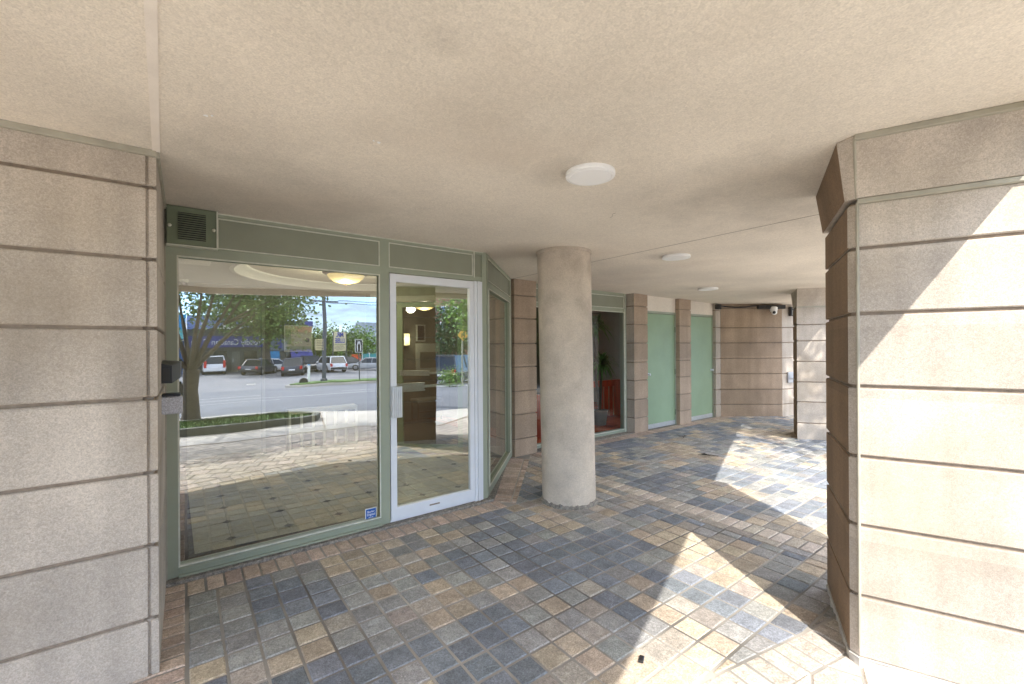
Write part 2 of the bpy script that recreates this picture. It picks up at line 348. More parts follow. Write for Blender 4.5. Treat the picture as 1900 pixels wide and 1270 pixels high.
strip_poly('road', 'asphalt', ROADN, -20, .005)
mbp = MB()
for vv in (-9.6,-14.6):
    for k in range(-8,12):
        u = k*6.; q = [(u,vv-.06),(u+2.6,vv-.06),(u+2.6,vv+.06),(u,vv+.06)]; mbp.face([(x,y,Z(y)+.0095) for x,y in q], 'paint')
for vv in (-12.0,-12.25): mbp.face([(x,y,Z(y)+.0095) for x,y in [(-80,vv-.05),(80,vv-.05),(80,vv+.05),(-80,vv+.05)]], 'paint')
struct(mbp.build('lane_markings'))
# sidewalk with its kerb, walkway
mb = MB(); sw = ROADN
for a, b in zip(sw, sw[1:]):
    tz = .0; mb.face([(a[0],a[1],Z(a[1])+.018),(b[0],b[1],Z(b[1])+.018),(b[0],3.4,.0-.004),(a[0],3.4,.0-.004)], 'concrete')
    mb.face([(a[0],a[1],Z(a[1])+.018),(b[0],b[1],Z(b[1])+.018),(b[0],b[1]-.01,Z(b[1])-.1),(a[0],a[1]-.01,Z(a[1])-.1)], 'concrete')
for u in (-6.2,-3.1,2.55,6.4): mb.bar((u,-4.6 if u < 1 else (-3.82 if u < 3 else -2.1)),(u-.5,-1.3),0,.02,-.003,.0002,'joint')
struct(mb.build('sidewalk'))
mb = MB()
mb.face([(x,y,.0015) for x,y in ccw([(-9,-1.25),(2.6,-1.15),(3.85,-.34),(4.9,-1.0),(9,-1.4),(14,EV(14)+.4),(3.6,EV(3.6)+.4),(2.05,.60),(.05,1.2),(-9,2.5)])], 'brick_walk')
struct(mb.build('walkway'))
mb = MB(); mb.bar((-9,-1.25),(2.6,-1.15),-.02,.02,.0025,.006,'joint'); mb.bar((2.6,-1.15),(3.85,-.34),-.02,.02,.0025,.006,'joint'); mb.bar((3.85,-.34),(4.9,-1.0),-.03,.03,.0025,.006,'joint')
struct(mb.build('path_joint'))
# planting bed
bed = [(-14,-2.1),(1.75,-2.18),(2.15,-2.35),(2.3,-2.75),(2.05,-3.15),(1.6,-3.3),(-14,-4.2)]
mb = MB(); bi = offset_poly(ccw(bed), -.13); bc = ccw(bed)
mb.rings([[(x,y,-.05) for x,y in bc], [(x,y,.12) for x,y in bc], [(x,y,.12) for x,y in bi], [(x,y,.05) for x,y in bi]], 'kerb', caps=False)
struct(mb.build('bed_kerb'))
mb = MB(); rnd = random.Random(3)
mb.face([(x,y,.085) for x,y in bi], 'grass')
go = mb.build('grass')
mb = MB()
for _ in range(9000):
    u = rnd.uniform(-6,2.2); v = rnd.uniform(-4.1,-2.2)
    if not clip_poly([(u,v),(u+.001,v),(u,v+.001)], bi[:]) : continue
    a = rnd.uniform(0,6.28); h = rnd.uniform(.03,.08); dx, dy = .012*math.cos(a), .012*math.sin(a)
    mb.face([(u-dx,v-dy,.086),(u+dx,v+dy,.086),(u+rnd.uniform(-.03,.03),v+rnd.uniform(-.03,.03),.086+h)], 'grass')
o = mb.build('grass_blades', fix=False); o['kind'] = 'stuff'; o['label'] = 'short bright grass blades in the kerbed tree bed'; o['category'] = 'grass'
struct(go); go.name = 'planting_bed'
# far verge
mb = MB()
vp = [(4.6,-20.6),(5.2,-20.15),(60,-20.15),(60,-22.4),(5.6,-22.4)]
mb.rings([[(x,y,Z(y)-.05) for x,y in ccw(vp)], [(x,y,Z(y)+.13) for x,y in ccw(vp)]], 'concrete')
struct(mb.build('verge_kerb'))
mb = MB(); q = offset_poly(ccw(vp), -.2); mb.rings([[(x,y,Z(y)+.05) for x,y in q], [(x,y,Z(y)+.19) for x,y in q]], 'grass'); struct(mb.build('verge'))

# ------------------------------------------------------------------ paving of the entrance
PAL = dict(blue=(.19,.205,.225), grey=(.285,.282,.265), brown=(.345,.305,.26), tan=(.43,.355,.265), sold=(.44,.345,.275), light=(.46,.40,.335), dark=(.16,.15,.14))
PV = []; PF = []; PC = []
prn = random.Random(11)
def paver(poly, col, gap=.005):
    poly = ccw(poly)
    if len(poly) < 3 or abs(area2(poly)) < .0009: return
    try: p1 = offset_poly(poly, -gap); p2 = offset_poly(poly, -gap-.0065)
    except Exception: return
    if abs(area2(p2)) < .0004 or area2(p2) < 0: return
    z = .012+prn.uniform(-.0015,.0015); tx = prn.uniform(-.01,.01); ty = prn.uniform(-.01,.01)
    cx = sum(p[0] for p in poly)/len(poly); cy = sum(p[1] for p in poly)/len(poly)
    j = prn.uniform(.82,1.18); c = [max(.01,k*j*prn.uniform(.98,1.02)) for k in col]; i = len(PV); n = len(poly)
    for q, dz in ((p1,-.014),(p1,-.0055),(p2,0)):
        for x, y in q: PV.append((x,y,z+dz+tx*(x-cx)+ty*(y-cy))); PC.append((*c,1))
    for r in range(2):
        for b in range(n): PF.append((i+r*n+b, i+r*n+(b+1)%n, i+(r+1)*n+(b+1)%n, i+(r+1)*n+b))
    PF.append(tuple(i+2*n+b for b in range(n)))
def mixcol(u, v):
    t = 1.25*noise.noise(Vector((u*1.9,v*1.9,3.3)))+prn.uniform(-.34,.34)
    if t < -.22: return PAL['blue']
    if t < .13: return PAL['grey']
    if t < .28: return PAL['brown']
    return PAL['tan']
def grid(reg, u0, v0, du, dv, colf=mixcol, ang=0, stag=0):
    c, s = math.cos(ang), math.sin(ang)
    loc = [((x-u0)*c+(y-v0)*s, -(x-u0)*s+(y-v0)*c) for x, y in reg]
    x0 = math.floor(min(p[0] for p in loc)/du)-1; x1 = math.ceil(max(p[0] for p in loc)/du)+1
    y0 = math.floor(min(p[1] for p in loc)/dv)-1; y1 = math.ceil(max(p[1] for p in loc)/dv)+1
    for j in range(y0, y1):
        for i in range(x0, x1):
            o = stag*du*(j%2); q = [(i*du+o,j*dv),((i+1)*du+o,j*dv),((i+1)*du+o,(j+1)*dv),(i*du+o,(j+1)*dv)]
            q = clip_poly(q, loc)
            if len(q) < 3: continue
            qw = [(u0+a*c-b*s, v0+a*s+b*c) for a, b in q]
            mx_, my_ = sum(p[0] for p in qw)/len(qw), sum(p[1] for p in qw)/len(qw)
            if my_ < EV(mx_)-.6: continue
            paver(qw, colf(mx_, my_))
G = .1466
K = lambda n: (lambda u, v: PAL[n])
grid([(.005,3.262),(3.468,3.262),(3.468,LOWL(3.468)),(.005,LOWL(.005))], .005, 3.262, G, .1472)
grid([(2.47,3.262),(3.468,3.262),(3.468,4.31)], .005, 3.262, G, .1472)
grid([(3.468,.72),(3.568,.72),(3.568,4.42),(3.468,4.31)], 3.468, 1.0, .1, .2, lambda u, v: PAL['brown'] if prn.random() < .5 else PAL['grey'])
grid([(3.568,.74),(3.765,.74),(3.765,4.63),(3.568,4.43)], 3.568, 1.0, .197, .1, K('light'))
grid([(3.765,.75),(13,4.1),(13,4.455),(3.765,4.455)], 3.765, 4.455, G, .141)
grid([(3.765,4.455),(9.6,4.455),(9.6,4.66),(3.765,4.66)], 3.765, 4.455, .1, .2, K('sold'))
grid([(.0,3.262),(2.41,3.262),(2.41,3.47),(.0,3.47)], .0, 3.268, .1, .2, K('sold'))
grid([(2.36,3.465),(2.484,3.265),(3.62,4.445),(3.5,4.66),(3.42,4.66)], 2.405, 3.262, .205, .1, K('sold'), ang=R(-43))
grid([(-.2,LOWL(-.2)),(.0,LOWL(0)),(.0,3.49),(-.2,3.49)], -.2, 3.262, .2, .1, K('sold'))
grid([(-3.2,2.2),(-.2,LOWL(-.2)),(-.2,2.6),(-3.2,2.6)], -3.2, 1.4, .2, .1, K('sold'))
# soldier course along the outer edge
grid([(-.8,LOWL(-.8)-.19),(3.1,LOWL(3.1)-.19),(3.1,LOWL(3.1)),(-.8,LOWL(-.8))], 1.85, 1.04-.19, .105, .19, K('light'), ang=R(-10.76))
grid([(-.5,.0),(3.2,-.7),(3.2,LOWL(3.2)-.19),(-.5,LOWL(-.5)-.19)], 1.9, .85, .2, .2, K('light'), ang=R(21.6), stag=.5)
me = bpy.data.meshes.new('paving'); me.from_pydata(PV, [], PF); ca = me.color_attributes.new('Col', 'FLOAT_COLOR', 'POINT'); ca.data.foreach_set('color', [x for c in PC for x in c])
me.materials.append(M['paver']); me.update(); po = bpy.data.objects.new('paving', me); COL.objects.link(po); struct(po)
mb = MB(); mb.face([(x,y,.0075) for x,y in ccw([(-.8,-.1),(3.2,-.75),(3.2,EV(3.2)+.1),(14,EV(14)),(14,9),(-8,9),(-8,2.6),(-.8,2.5)])], 'sand'); struct(mb.build('paving_bed'))
mb = MB(); mb.bar((-.1,3.47),(2.37,3.465),0,.12,-.01,.03,'rubble'); mb.bar((2.37,3.465),(3.44,4.66),0,.12,-.01,.028,'rubble'); mb.bar((3.93,4.66),(6.05,4.66),0,.24,-.01,.022,'rubble')
struct(mb.build('threshold_strip'))

# ------------------------------------------------------------------ canopy
can = thing('entrance_canopy', 'beige stuccoed canopy ceiling over the whole paved entrance walk', 'canopy ceiling')
mb = MB(); n = 1
XE = 3.525
p1 = [(-8,LV(-8)),A,(XE,EV(XE)),(XE,8.8),(-8,8.8)]
mb.rings([[(x,y,2.4) for x,y in ccw(p1)], [(x,y,2.75) for x,y in ccw(p1)]], 'stucco')
cz = lambda u: 2.4-.011*(u-XE)
p2 = ccw([(XE,EV(XE)),(14,EV(14)),(14,8.35),(XE,8.35)])
mb.rings([[(x,y,cz(x)) for x,y in p2], [(x,y,2.74) for x,y in p2]], 'stucco')
mb.build('soffit', can)
mb = MB()
def edge_strip(a, b, t, z0, z1, m): mb.bar(a, b, -.0, t, z0, z1, m)
edge_strip((-8,LV(-8)), A, .06, 2.312, 6.2, 'stucco'); edge_strip(A, (14,EV(14)), .06, 2.31, 6.205, 'stucco')
mb.build('fascia', can)
mb = MB(); mb.box(-8,-7.9,LV(-8),9,2.76,6.2,'stucco'); mb.box(13.9,14,EV(14),9,2.76,6.2,'stucco'); mb.box(-8,14,8.9,9.0,2.76,6.2,'stucco')
mb.prism([(-8,LV(-8)+.1),(A[0],A[1]+.1),(14,EV(14)+.1),(14,8.95),(-8,8.95)],6.21,6.4,'stucco')
mb.build('upper_wall', can)
mb = MB(); mb.bar((0.0,LV(0)+.1),(-.1,2.58),-.014,.014,2.3975,2.4002,'stucco_joint')
mb.build('joint_strip', can)
mb = MB(); pr = random.Random(4); pts = [(XE+pr.uniform(-.002,.002), 0.5+.1*k) for k in range(46)]
for a, b in zip(pts, pts[1:]): mb.bar(a, b, -.0015, .0015+pr.uniform(0,.001), 2.3985, 2.4003, 'crack')
mb.build('control_joint', can)
pr = random.Random(8)
for cx_, cy_, k in ((.072,2.063,1),(.09,2.05,.7),(.69,1.89,1),(.665,1.885,.6)):
    pts = [(cx_+k*pr.uniform(.004,.012)*math.cos(a), cy_+k*pr.uniform(.004,.012)*math.sin(a)) for a in (k_*.9 for k_ in range(7))]
    MB().prism(pts, 2.3985, 2.4004, 'white').build('paint_chip', can)
def crack(p, q, n_, w_=.0009):
    mb = MB(); pp_ = [Vector(p)+(Vector(q)-Vector(p))*(i/n_)+Vector((pr.uniform(-.012,.012),pr.uniform(-.012,.012))) for i in range(n_+1)]
    for a_, b_ in zip(pp_, pp_[1:]): mb.bar(tuple(a_), tuple(b_), -w_, w_, 2.3988, 2.4003, 'crack')
    mb.build('hairline_crack', can)
crack((2.35,1.95),(2.42,2.05),4,.0006); crack((-.5,1.2),(-.75,1.75),12,.0004)
# recessed ceiling discs
def disc_light(c, r, z, label):
    t = thing('ceiling_light', label, 'ceiling light', 'flat round ceiling lights', loc=(c[0],c[1],z))
    MB().lathe((0,0),[(r*.97,.004),(r,-.004),(r,-.018),(r*.985,-.023),(r*.87,-.026),(r*.86,-.023),(.001,-.023)],'white',48).build('trim_ring', t, True)
    MB().lathe((0,0),[(r*.85,-.0235),(r*.84,-.0262),(.001,-.0275)],'opal',48).build('diffuser', t, True)
disc_light((1.695,1.572),.128,2.4,'flat white round ceiling light nearest to the front edge of the walk')
disc_light((3.968,2.525),.137,cz(3.968),'flat white round ceiling light in the middle of the row')
disc_light((6.45,3.56),.142,cz(6.45),'flat white round ceiling light farthest along, nearest the green doors')

# ------------------------------------------------------------------ clad pillars
JO = [.267,.595,.923,1.25,1.585,1.905,2.235]
def clad(name, label, cat, poly, joints, top, m='precast', gap=.015, inset=.014, warm=None, group=None, z0=.0, notch=None):
    t = thing(name, label, cat, group)
    poly = ccw(poly); mb = MB()
    zs = [z0]+list(joints)+[top]
    for i in range(len(zs)-1):
        a = zs[i]+(gap/2 if i else .004); b = zs[i+1]-(gap/2 if i < len(zs)-2 else -.0)
        k = len(mb.f); mb.prism(poly, a, b, m, .005)
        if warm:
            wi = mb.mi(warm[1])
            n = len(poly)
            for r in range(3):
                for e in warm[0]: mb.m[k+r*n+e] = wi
    mb.build('cladding', t)
    MB().prism(offset_poly(poly, -inset), z0, top+.01, 'joint').build('joint_filler', t)
    return t
# left wall pillar
lp = [(-6,2.58),(-.139,2.58),(-.139,2.592),(-.127,2.592),(-.127,2.58),(-.1,2.58),(-.1,3.75),(-6,3.75)]
t = clad('clad_pillar', 'wide speckled precast pillar at left, beside the glass shopfront', 'pillar', lp, [.267,.6,.931,1.27,1.59,1.905,2.235], 2.405)
mb = MB(); mb.bar((-6,2.575),(-.1,2.575),-.012,.02,2.372,2.402,'bead',.004); mb.bar((-.1,2.575),(-.1,3.5),-.012,.02,2.372,2.402,'bead',.004)
mb.build('sealant', t)
# right pillar
FL = Vector((2.489,.655)); d1 = Vector((.38,-.925)); d2 = Vector((.908,.42)); SP = Vector((2.506,.697))
FR = FL+d1*.82; BL = SP+d2*.66; BR = FR+d2*.60
rp = [tuple(SP),tuple(FL),tuple(FR),tuple(BR),tuple(BL)]
t = clad('clad_pillar', 'sunlit speckled precast pillar at right with flared capital and diagonal shadow', 'pillar', rp, [.335,.66,.978,1.302,1.638,1.94], 2.145, z0=.05, warm=((3,4),'precast_shade'))
mb = MB(); pc = ccw(rp)
# find per-edge outward offset: front flares more than the side
nf = Vector((-.925,-.38)); ns = Vector((-.42,.908))
SPt = SP+nf*.155+ns*.055; FLt = FL+nf*.17+ns*.03; FRt = FR+nf*.17-ns*.1; BRt = BR+d2*.02; BLt = BL+ns*.045
# the capital overhangs its shaft: a lower ring, then the flared top
low = [tuple(x) for x in (SP+nf*.016+ns*.012, FL+nf*.02, FR+nf*.02, BR, BL+ns*.012)]
top = [tuple(x) for x in (SPt, FLt, FRt, BRt, BLt)]
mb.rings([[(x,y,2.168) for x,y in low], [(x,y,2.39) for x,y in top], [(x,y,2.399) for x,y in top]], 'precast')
wi = mb.mi('precast_shade')  # shaded sides of the capital take the darkened precast too
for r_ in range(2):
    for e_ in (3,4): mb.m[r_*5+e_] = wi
o = mb.build('capital', t)
mb = MB(); mb.bar(tuple(FLt),tuple(FRt),-.012,.02,2.376,2.401,'bead',.004); mb.bar(tuple(FL),tuple(FR),-.016,.012,2.142,2.168,'bead',.005)
mb.tube([(FL.x-.004,FL.y-.002,.1),(FL.x-.004,FL.y-.002,2.15)],.0065,'bead',8); mb.tube([(FLt.x,FLt.y,2.39),(FL.x-.01,FL.y,2.168)],.006,'bead',8); mb.build('sealant', t)
mb = MB(); br_ = random.Random(9); pb = offset_poly(ccw(rp), .004)
ring = []
for i in range(len(pb)):
    a = Vector(pb[i]); b = Vector(pb[(i+1)%len(pb)]); n_ = max(2,int((b-a).length/.03))
    for k in range(n_): ring.append(a+(b-a)*k/n_)
mb.rings([[(p.x+br_.uniform(-.01,.006),p.y+br_.uniform(-.01,.006),-.01) for p in ring], [(p.x+br_.uniform(-.006,.006),p.y+br_.uniform(-.006,.006),.03+br_.uniform(0,.02)) for p in ring], [(p.x*.99+.02,p.y*.99+.005,.052) for p in ring]], 'skirt' if 'skirt' in M else 'concrete')
mb.build('base_skirt', t, True)
# far pillar
f0 = Vector((7.69,2.80)); fd = Vector((.58,-.815)); fr = f0+fd*1.0
fp = [tuple(f0),tuple(fr),tuple(fr+d2*.75),tuple(f0+d2*.62)]
t = clad('clad_pillar', 'leaf dappled precast pillar with flared top at the far end of the walk', 'pillar', fp, [.263,.593,.906,1.227,1.549,1.802], 2.07, warm=((3,),'precast_shade'))
nf2 = Vector((-.815,-.58))
mb = MB(); lo2 = [f0+nf2*.01, fr+nf2*.01, fr+d2*.75, f0+d2*.62]; to2 = [f0+nf2*.15+ns*.03, fr+nf2*.15, fr+d2*.8, f0+d2*.62+ns*.03]
mb.rings([[(x.x,x.y,2.09) for x in lo2], [(x.x,x.y,2.36) for x in to2]], 'precast'); mb.build('capital', t)
mb = MB(); mb.bar(tuple(f0),tuple(fr),-.012,.01,2.068,2.09,'bead'); mb.build('sealant', t)
# pilaster between the two glass fronts
clad('clad_pilaster', 'stained warm beige pilaster between angled side glass and round column', 'pilaster', [(3.50,4.74),(3.535,4.655),(3.925,4.665),(3.925,5.05),(3.50,5.05)], [.24,.57,.885,1.212,1.53,1.87,2.18], 2.402, m='precast_warm', group='narrow pilasters along the back wall')
clad('clad_pilaster', 'beige pilaster between the lobby window and the nearer green door', 'pilaster', [(6.05,4.64),(6.42,4.64),(6.42,4.84),(6.05,4.84)], [.264,.571,.898,1.206,1.532,1.85,2.158], 2.4, m='precast', warm=((0,1),'precast_warm'), group='narrow pilasters along the back wall')
clad('clad_pilaster', 'brownish pilaster between the two green service doors', 'pilaster', [(7.36,4.62),(7.74,4.62),(7.74,4.8),(7.36,4.8)], [.264,.571,.898,1.206,1.532,1.85,2.158], 2.38, m='precast_warm', group='narrow pilasters along the back wall')
clad('clad_pilaster', 'very slim pilaster right of the farther green door', 'pilaster', [(8.69,4.64),(8.87,4.64),(8.87,4.8),(8.69,4.8)], [.264,.571,.898,1.206,1.532,1.85,2.2], 2.36, group='narrow pilasters along the back wall')
t = clad('clad_wall', 'long horizontally jointed precast wall closing the end of the walk', 'wall', [(8.885,4.64),(9.85,3.857),(11.6,3.45),(11.6,5.6),(8.885,5.6)], [.257,.567,.889,1.211,1.533,1.844,2.25], 2.36, warm=((0,),'precast_warm'))
# wall around the service doors
wl = thing('rendered_wall', 'cream rendered wall above and between the green service doors', 'wall')
mb = MB(); mb.box(6.43,7.35,4.70,4.9,2.1,2.39,'stucco'); mb.box(7.75,8.68,4.70,4.9,2.1,2.37,'stucco'); mb.box(6.06,9.0,4.91,4.94,0,2.38,'stucco'); mb.build('wall_face', wl)
# green doors
def service_door(u0, u1, knob_u, hinge_u, label):
    t = thing('service_door', label, 'door', 'green service doors')
    mb = MB(); mb.box(u0,u0+.03,4.69,4.79,.0,2.1,'green',.003); mb.box(u1-.03,u1,4.69,4.79,.0,2.1,'green',.003); mb.box(u0+.03,u1-.03,4.69,4.79,2.06,2.1,'green',.003); mb.build('frame', t)
    d = MB().box(u0+.034,u1-.034,4.70,4.745,.02,2.055,'green_door',.003).build('door_leaf', t)
    mb = MB(); k = []
    mb.rings([[(knob_u+.022*r*math.cos(a),4.70-y,.98+.022*r*math.sin(a)) for a in (2*math.pi*i/14 for i in range(14))] for r, y in ((1.2,.0),(1.2,.008),(.6,.012),(.6,.03),(1,.035),(1,.05),(.4,.058))], 'alu'); mb.build('knob', d, True)
    MB().box(u0+.031,u1-.031,4.735,4.75,.004,2.0585,'dark').build('gap_strip', t)
    MB().box(u0+.034,u1-.034,4.694,4.70,.02,.10,'alu',.001).build('kick_strip', d)
    for z in (.25,1.0,1.78):
        MB().tube([(hinge_u,4.695,z-.05),(hinge_u,4.695,z+.05)],.011,'green_dark',8).build('hinge', t)
service_door(6.43,7.35,6.50,7.325,'nearer tall plain green service door, hinged beside the brownish pilaster')
service_door(7.75,8.68,8.60,7.775,'farther tall plain green service door, beside the end wall')

# ------------------------------------------------------------------ round column
t = thing('round_column', 'round stained concrete column standing free in the paved walk', 'column')
cb = Vector((2.965,3.05)); ct = Vector((2.935,3.072)); NZ = 26; NN = 64; rr = []
for k in range(NZ+1):
    z = .02+2.385*k/NZ; c = cb+(ct-cb)*(z/2.4); r = .256
    rr.append([(c.x+(r+.0016*noise.noise(Vector((math.cos(a)*1.6,math.sin(a)*1.6,z*2))))*math.cos(a), c.y+(r+.0016*noise.noise(Vector((math.cos(a)*1.6,math.sin(a)*1.6,z*2))))*math.sin(a), z) for a in (2*math.pi*i/NN for i in range(NN))])
MB().rings(rr,'column').build('shaft', t, True)
MB().lathe((ct.x,ct.y),[(.258,2.368),(.266,2.374),(.266,2.398),(.258,2.401)],'column',64).build('collar', t, True)
rr = []; cr_ = random.Random(5); H = [.025+.03*abs(noise.noise(Vector((math.cos(2*math.pi*i/90)*3,math.sin(2*math.pi*i/90)*3,1))))+cr_.uniform(0,.012) for i in range(90)]
for j, (r, f) in enumerate(((.275,-1),(.274,.25),(.266,.8),(.25,1.0))):
    rr.append([(cb.x+(r+cr_.uniform(-.004,.006))*math.cos(a), cb.y+(r+cr_.uniform(-.004,.006))*math.sin(a), (.0 if f < 0 else .008+H[i]*f)) for i, a in enumerate(2*math.pi*i/90 for i in range(90))])
MB().rings(rr,'rubble').build('mortar_base', t)

# ------------------------------------------------------------------ glass shopfront
sf = thing('glass_shopfront', 'olive green framed glass shopfront with white entrance door at left', 'shopfront')
V0, V1 = 3.525, 3.60; GV = 3.556
mb = MB()
mb.box(-.098,-.038,V0,V1,.03,2.40,'green',.003)                      # jamb
mb.box(1.29,1.366,V0,V1,.03,2.40,'green',.003)
mb.box(2.285,2.335,V0-.005,V1,.03,2.40,'green',.003)
mb.box(-.038,1.29,V0,V1,.03,.10,'green',.003); mb.box(-.038,1.29,V0+.001,V1,2.088,2.16,'green',.003); mb.box(-.038,1.29,V0,V1,2.372,2.40,'green',.003)
mb.box(1.366,2.285,V0,V1,2.118,2.16,'green',.003); mb.box(1.366,2.285,V0,V1,2.372,2.40,'green',.003)
mb.box(-.038,1.29,V0-.012,V0+.01,.075,.088,'green',.002); mb.box(-.038,1.29,V0-.02,V0+.005,.03,.045,'green',.002)
mb.build('frame', sf)
mb = MB(); mb.box(.17,1.29,V0+.012,V1-.01,2.16,2.372,'green_panel'); mb.box(1.366,2.285,V0+.012,V1-.01,2.16,2.372,'green_panel'); mb.build('header_panel', sf)
def bead_rect(mb, u0, u1, z0, z1, v, w=.008, m='green_bead'):
    mb.box(u0,u1,v-.006,v+.003,z0,z0+w,m); mb.box(u0,u1,v-.006,v+.003,z1-w,z1,m); mb.box(u0,u0+w,v-.006,v+.003,z0+w,z1-w,m); mb.box(u1-w,u1,v-.006,v+.003,z0+w,z1-w,m)
mb = MB(); bead_rect(mb,.178,1.29,2.162,2.37,V0+.01); bead_rect(mb,1.366,2.19,2.162,2.37,V0+.01); bead_rect(mb,-.038,1.288,.092,2.094,V0+.004,.009); 
mb.box(-.1,2.3,V0-.006,V0+.002,2.393,2.4,'green_bead'); mb.box(-.105,-.092,V0-.012,V0+.004,.02,2.4,'bead'); mb.box(2.195,2.205,V0-.004,V0+.003,2.15,2.4,'green_bead'); mb.build('glazing_bead', sf)
def pane(name, p0, p1, z0, z1, parent, m='glass', t=.006):
    d = Vector((p1[0]-p0[0],p1[1]-p0[1])).normalized(); n = Vector((d.y,-d.x))      # front side = right of p0->p1
    mb = MB(); a, b = Vector(p0), Vector(p1); c, e = b-n*t, a-n*t
    mb.face([(a.x,a.y,z0),(b.x,b.y,z0),(b.x,b.y,z1),(a.x,a.y,z1)], m)
    mb.face([(e.x,e.y,z0),(c.x,c.y,z0),(c.x,c.y,z1),(e.x,e.y,z1)], 'glass_back')
    return mb.build(name, parent, fix=False)
pane('window_pane', (-.03,GV), (1.282,GV), .098, 2.092, sf)
mb = MB(); mb.box(1.166,1.258,GV-.004,GV-.0015,.09,.18,'white'); st = mb.build('window_sticker', sf)
mb = MB(); mb.box(1.171,1.253,GV-.0052,GV-.0035,.095,.175,'blue_sign'); mb.build('sticker_face', st)
for s_, z, sz in (('Bayler',.152,.024),('Digital',.129,.026),('Security',.108,.012)):
    text('sticker_text', s_, sz, 'white', (1.212,GV-.0055,z), 0, st, .0003)
# vent
mb = MB(); mb.box(-.085,.172,3.47,3.524,2.155,2.398,'green_dark',.004); vt = mb.build('vent_housing', sf)
mb = MB(); mb.box(-.03,.115,3.466,3.47,2.19,2.36,'black'); vg = mb.build('vent_grille', vt)
mb = MB()
for k in range(12): mb.prism([(-.03,3.452),(.115,3.452),(.115,3.466),(-.03,3.466)],2.196+k*.0138,2.200+k*.0138,'green_dark')
mb.build('louvre', vg)
mb = MB(); mb.box(.172,.18,3.462,3.524,2.15,2.4,'green_bead'); mb.box(-.09,.18,3.462,3.524,2.146,2.154,'green_bead'); mb.build('vent_trim', vt)
for u in (-.072,.158):
    mb = MB(); mb.sphere((u,3.468,2.27),.011,'green_bead',10,6); mb.build('screw_cap', vt, True)
# white door
dr = MB(); DV0, DV1 = 3.518, 3.562
dr.box(1.372,1.424,DV0,DV1,.05,2.112,'white_alu',.003); dr.box(2.146,2.19,DV0,DV1,.05,2.112,'white_alu',.003); dr.box(1.424,2.146,DV0,DV1,2.045,2.112,'white_alu',.003); dr.box(1.424,2.146,DV0,DV1,.05,.148,'white_alu',.003)
door = dr.build('door', sf)
mb = MB(); mb.box(2.193,2.222,3.512,3.59,.03,2.115,'white_alu',.002); mb.box(2.226,2.25,3.505,3.59,.03,2.115,'white_alu',.002); mb.box(2.254,2.283,3.515,3.59,.03,2.115,'white_alu',.002); mb.box(1.366,2.193,3.53,3.6,.022,.046,'white_alu',.002); mb.build('door_jamb', sf)
pane('door_pane', (1.42,3.54), (2.15,3.54), .144, 2.049, door)
mb = MB()
for k in range(5): mb.box(1.374+k*.0175,1.3885+k*.0175,3.482,3.516,.905,1.165,'alu',.002)
mb.box(1.373,1.462,3.490,3.517,.91,1.16,'white_alu'); mb.build('pull_handle', door)
mb = MB()
mb.box(1.425,2.148,3.575,3.602,1.132,1.156,'alu',.003); mb.box(1.425,1.71,3.572,3.612,1.105,1.12,'alu',.002); mb.box(1.425,1.71,3.572,3.612,1.168,1.18,'alu',.002); mb.box(1.43,1.70,3.566,3.575,1.12,1.168,'alu',.002); mb.build('push_bar', door)
mb = MB(); mb.box(1.72,1.82,3.516,3.519,.094,.106,'joint'); mb.build('maker_plate', door)
mb = MB(); mb.bar((1.78,3.60),(1.93,3.66),0,.03,2.075,2.095,'dark'); mb.build('door_closer', door)
# angled side light
s0 = Vector((2.335,3.56)); s1 = Vector((3.48,4.70)); sd = (s1-s0).normalized()
P = lambda t: tuple(s0+sd*t); SLN = (s1-s0).length
mb = MB(); mb.bar(P(.0),P(.05),-.03,.05,.03,2.4,'green',.003); mb.bar(P(SLN-.14),P(SLN),-.03,.05,.03,2.4,'green',.003)
mb.bar(P(.05),P(SLN-.14),-.03,.05,.03,.11,'green',.003); mb.bar(P(.05),P(SLN-.14),-.03,.05,2.07,2.13,'green',.003); mb.bar(P(.05),P(SLN-.14),-.018,.05,2.13,2.36,'green_panel'); mb.bar(P(.05),P(SLN-.14),-.03,.05,2.36,2.4,'green',.003)
mb.build('side_frame', sf)
mb = MB()
for z in (2.135,2.35,.115,2.06): mb.bar(P(.05),P(SLN-.14),-.038,-.028,z,z+.008,'green_bead')
for tt in (.055,SLN-.15): mb.bar(P(tt),P(tt+.01),-.038,-.028,.123,2.06,'green_bead')
mb.build('side_bead', sf)
a = P(.05); b = P(SLN-.14); pane('side_pane', a, b, .11, 2.07, sf, 'glass_side')
# operator boxes on the pillar's side
bxo = thing('keypad_housing', 'black hooded plastic box fixed to the pillar side by the window', 'keypad housing')
mb = MB(); mb.rings([[(-.1,2.98,1.31),(-.055,2.98,1.31),(-.055,2.98,1.405),(-.1,2.98,1.415)], [(-.1,3.12,1.30),(-.02,3.12,1.33),(-.02,3.12,1.42),(-.1,3.12,1.428)], [(-.1,3.3,1.30),(-.015,3.3,1.34),(-.015,3.3,1.42),(-.1,3.3,1.428)]],'black'); mb.build('housing', bxo)
mb = MB(); mb.box(-.095,-.065,2.974,2.979,1.325,1.39,'dark'); mb.build('face_plate', bxo)
gb = thing('push_button_box', 'small speckled grey box fixed below the black housing on the pillar', 'button box')
mb = MB(); mb.box(-.1,-.01,3.0,3.1,1.14,1.235,'speckle',.006); mb.build('box_body', gb)
mb = MB(); mb.box(-.1,-.02,3.0,3.09,1.237,1.25,'black',.003); mb.build('box_lid', gb)
mb = MB(); mb.tube([(-.05,3.1,1.2),(-.05,3.13,1.2)],.008,'black',8); mb.tube([(-.05,3.13,1.175),(-.05,3.13,1.225)],.01,'black',8); mb.build('button', gb)

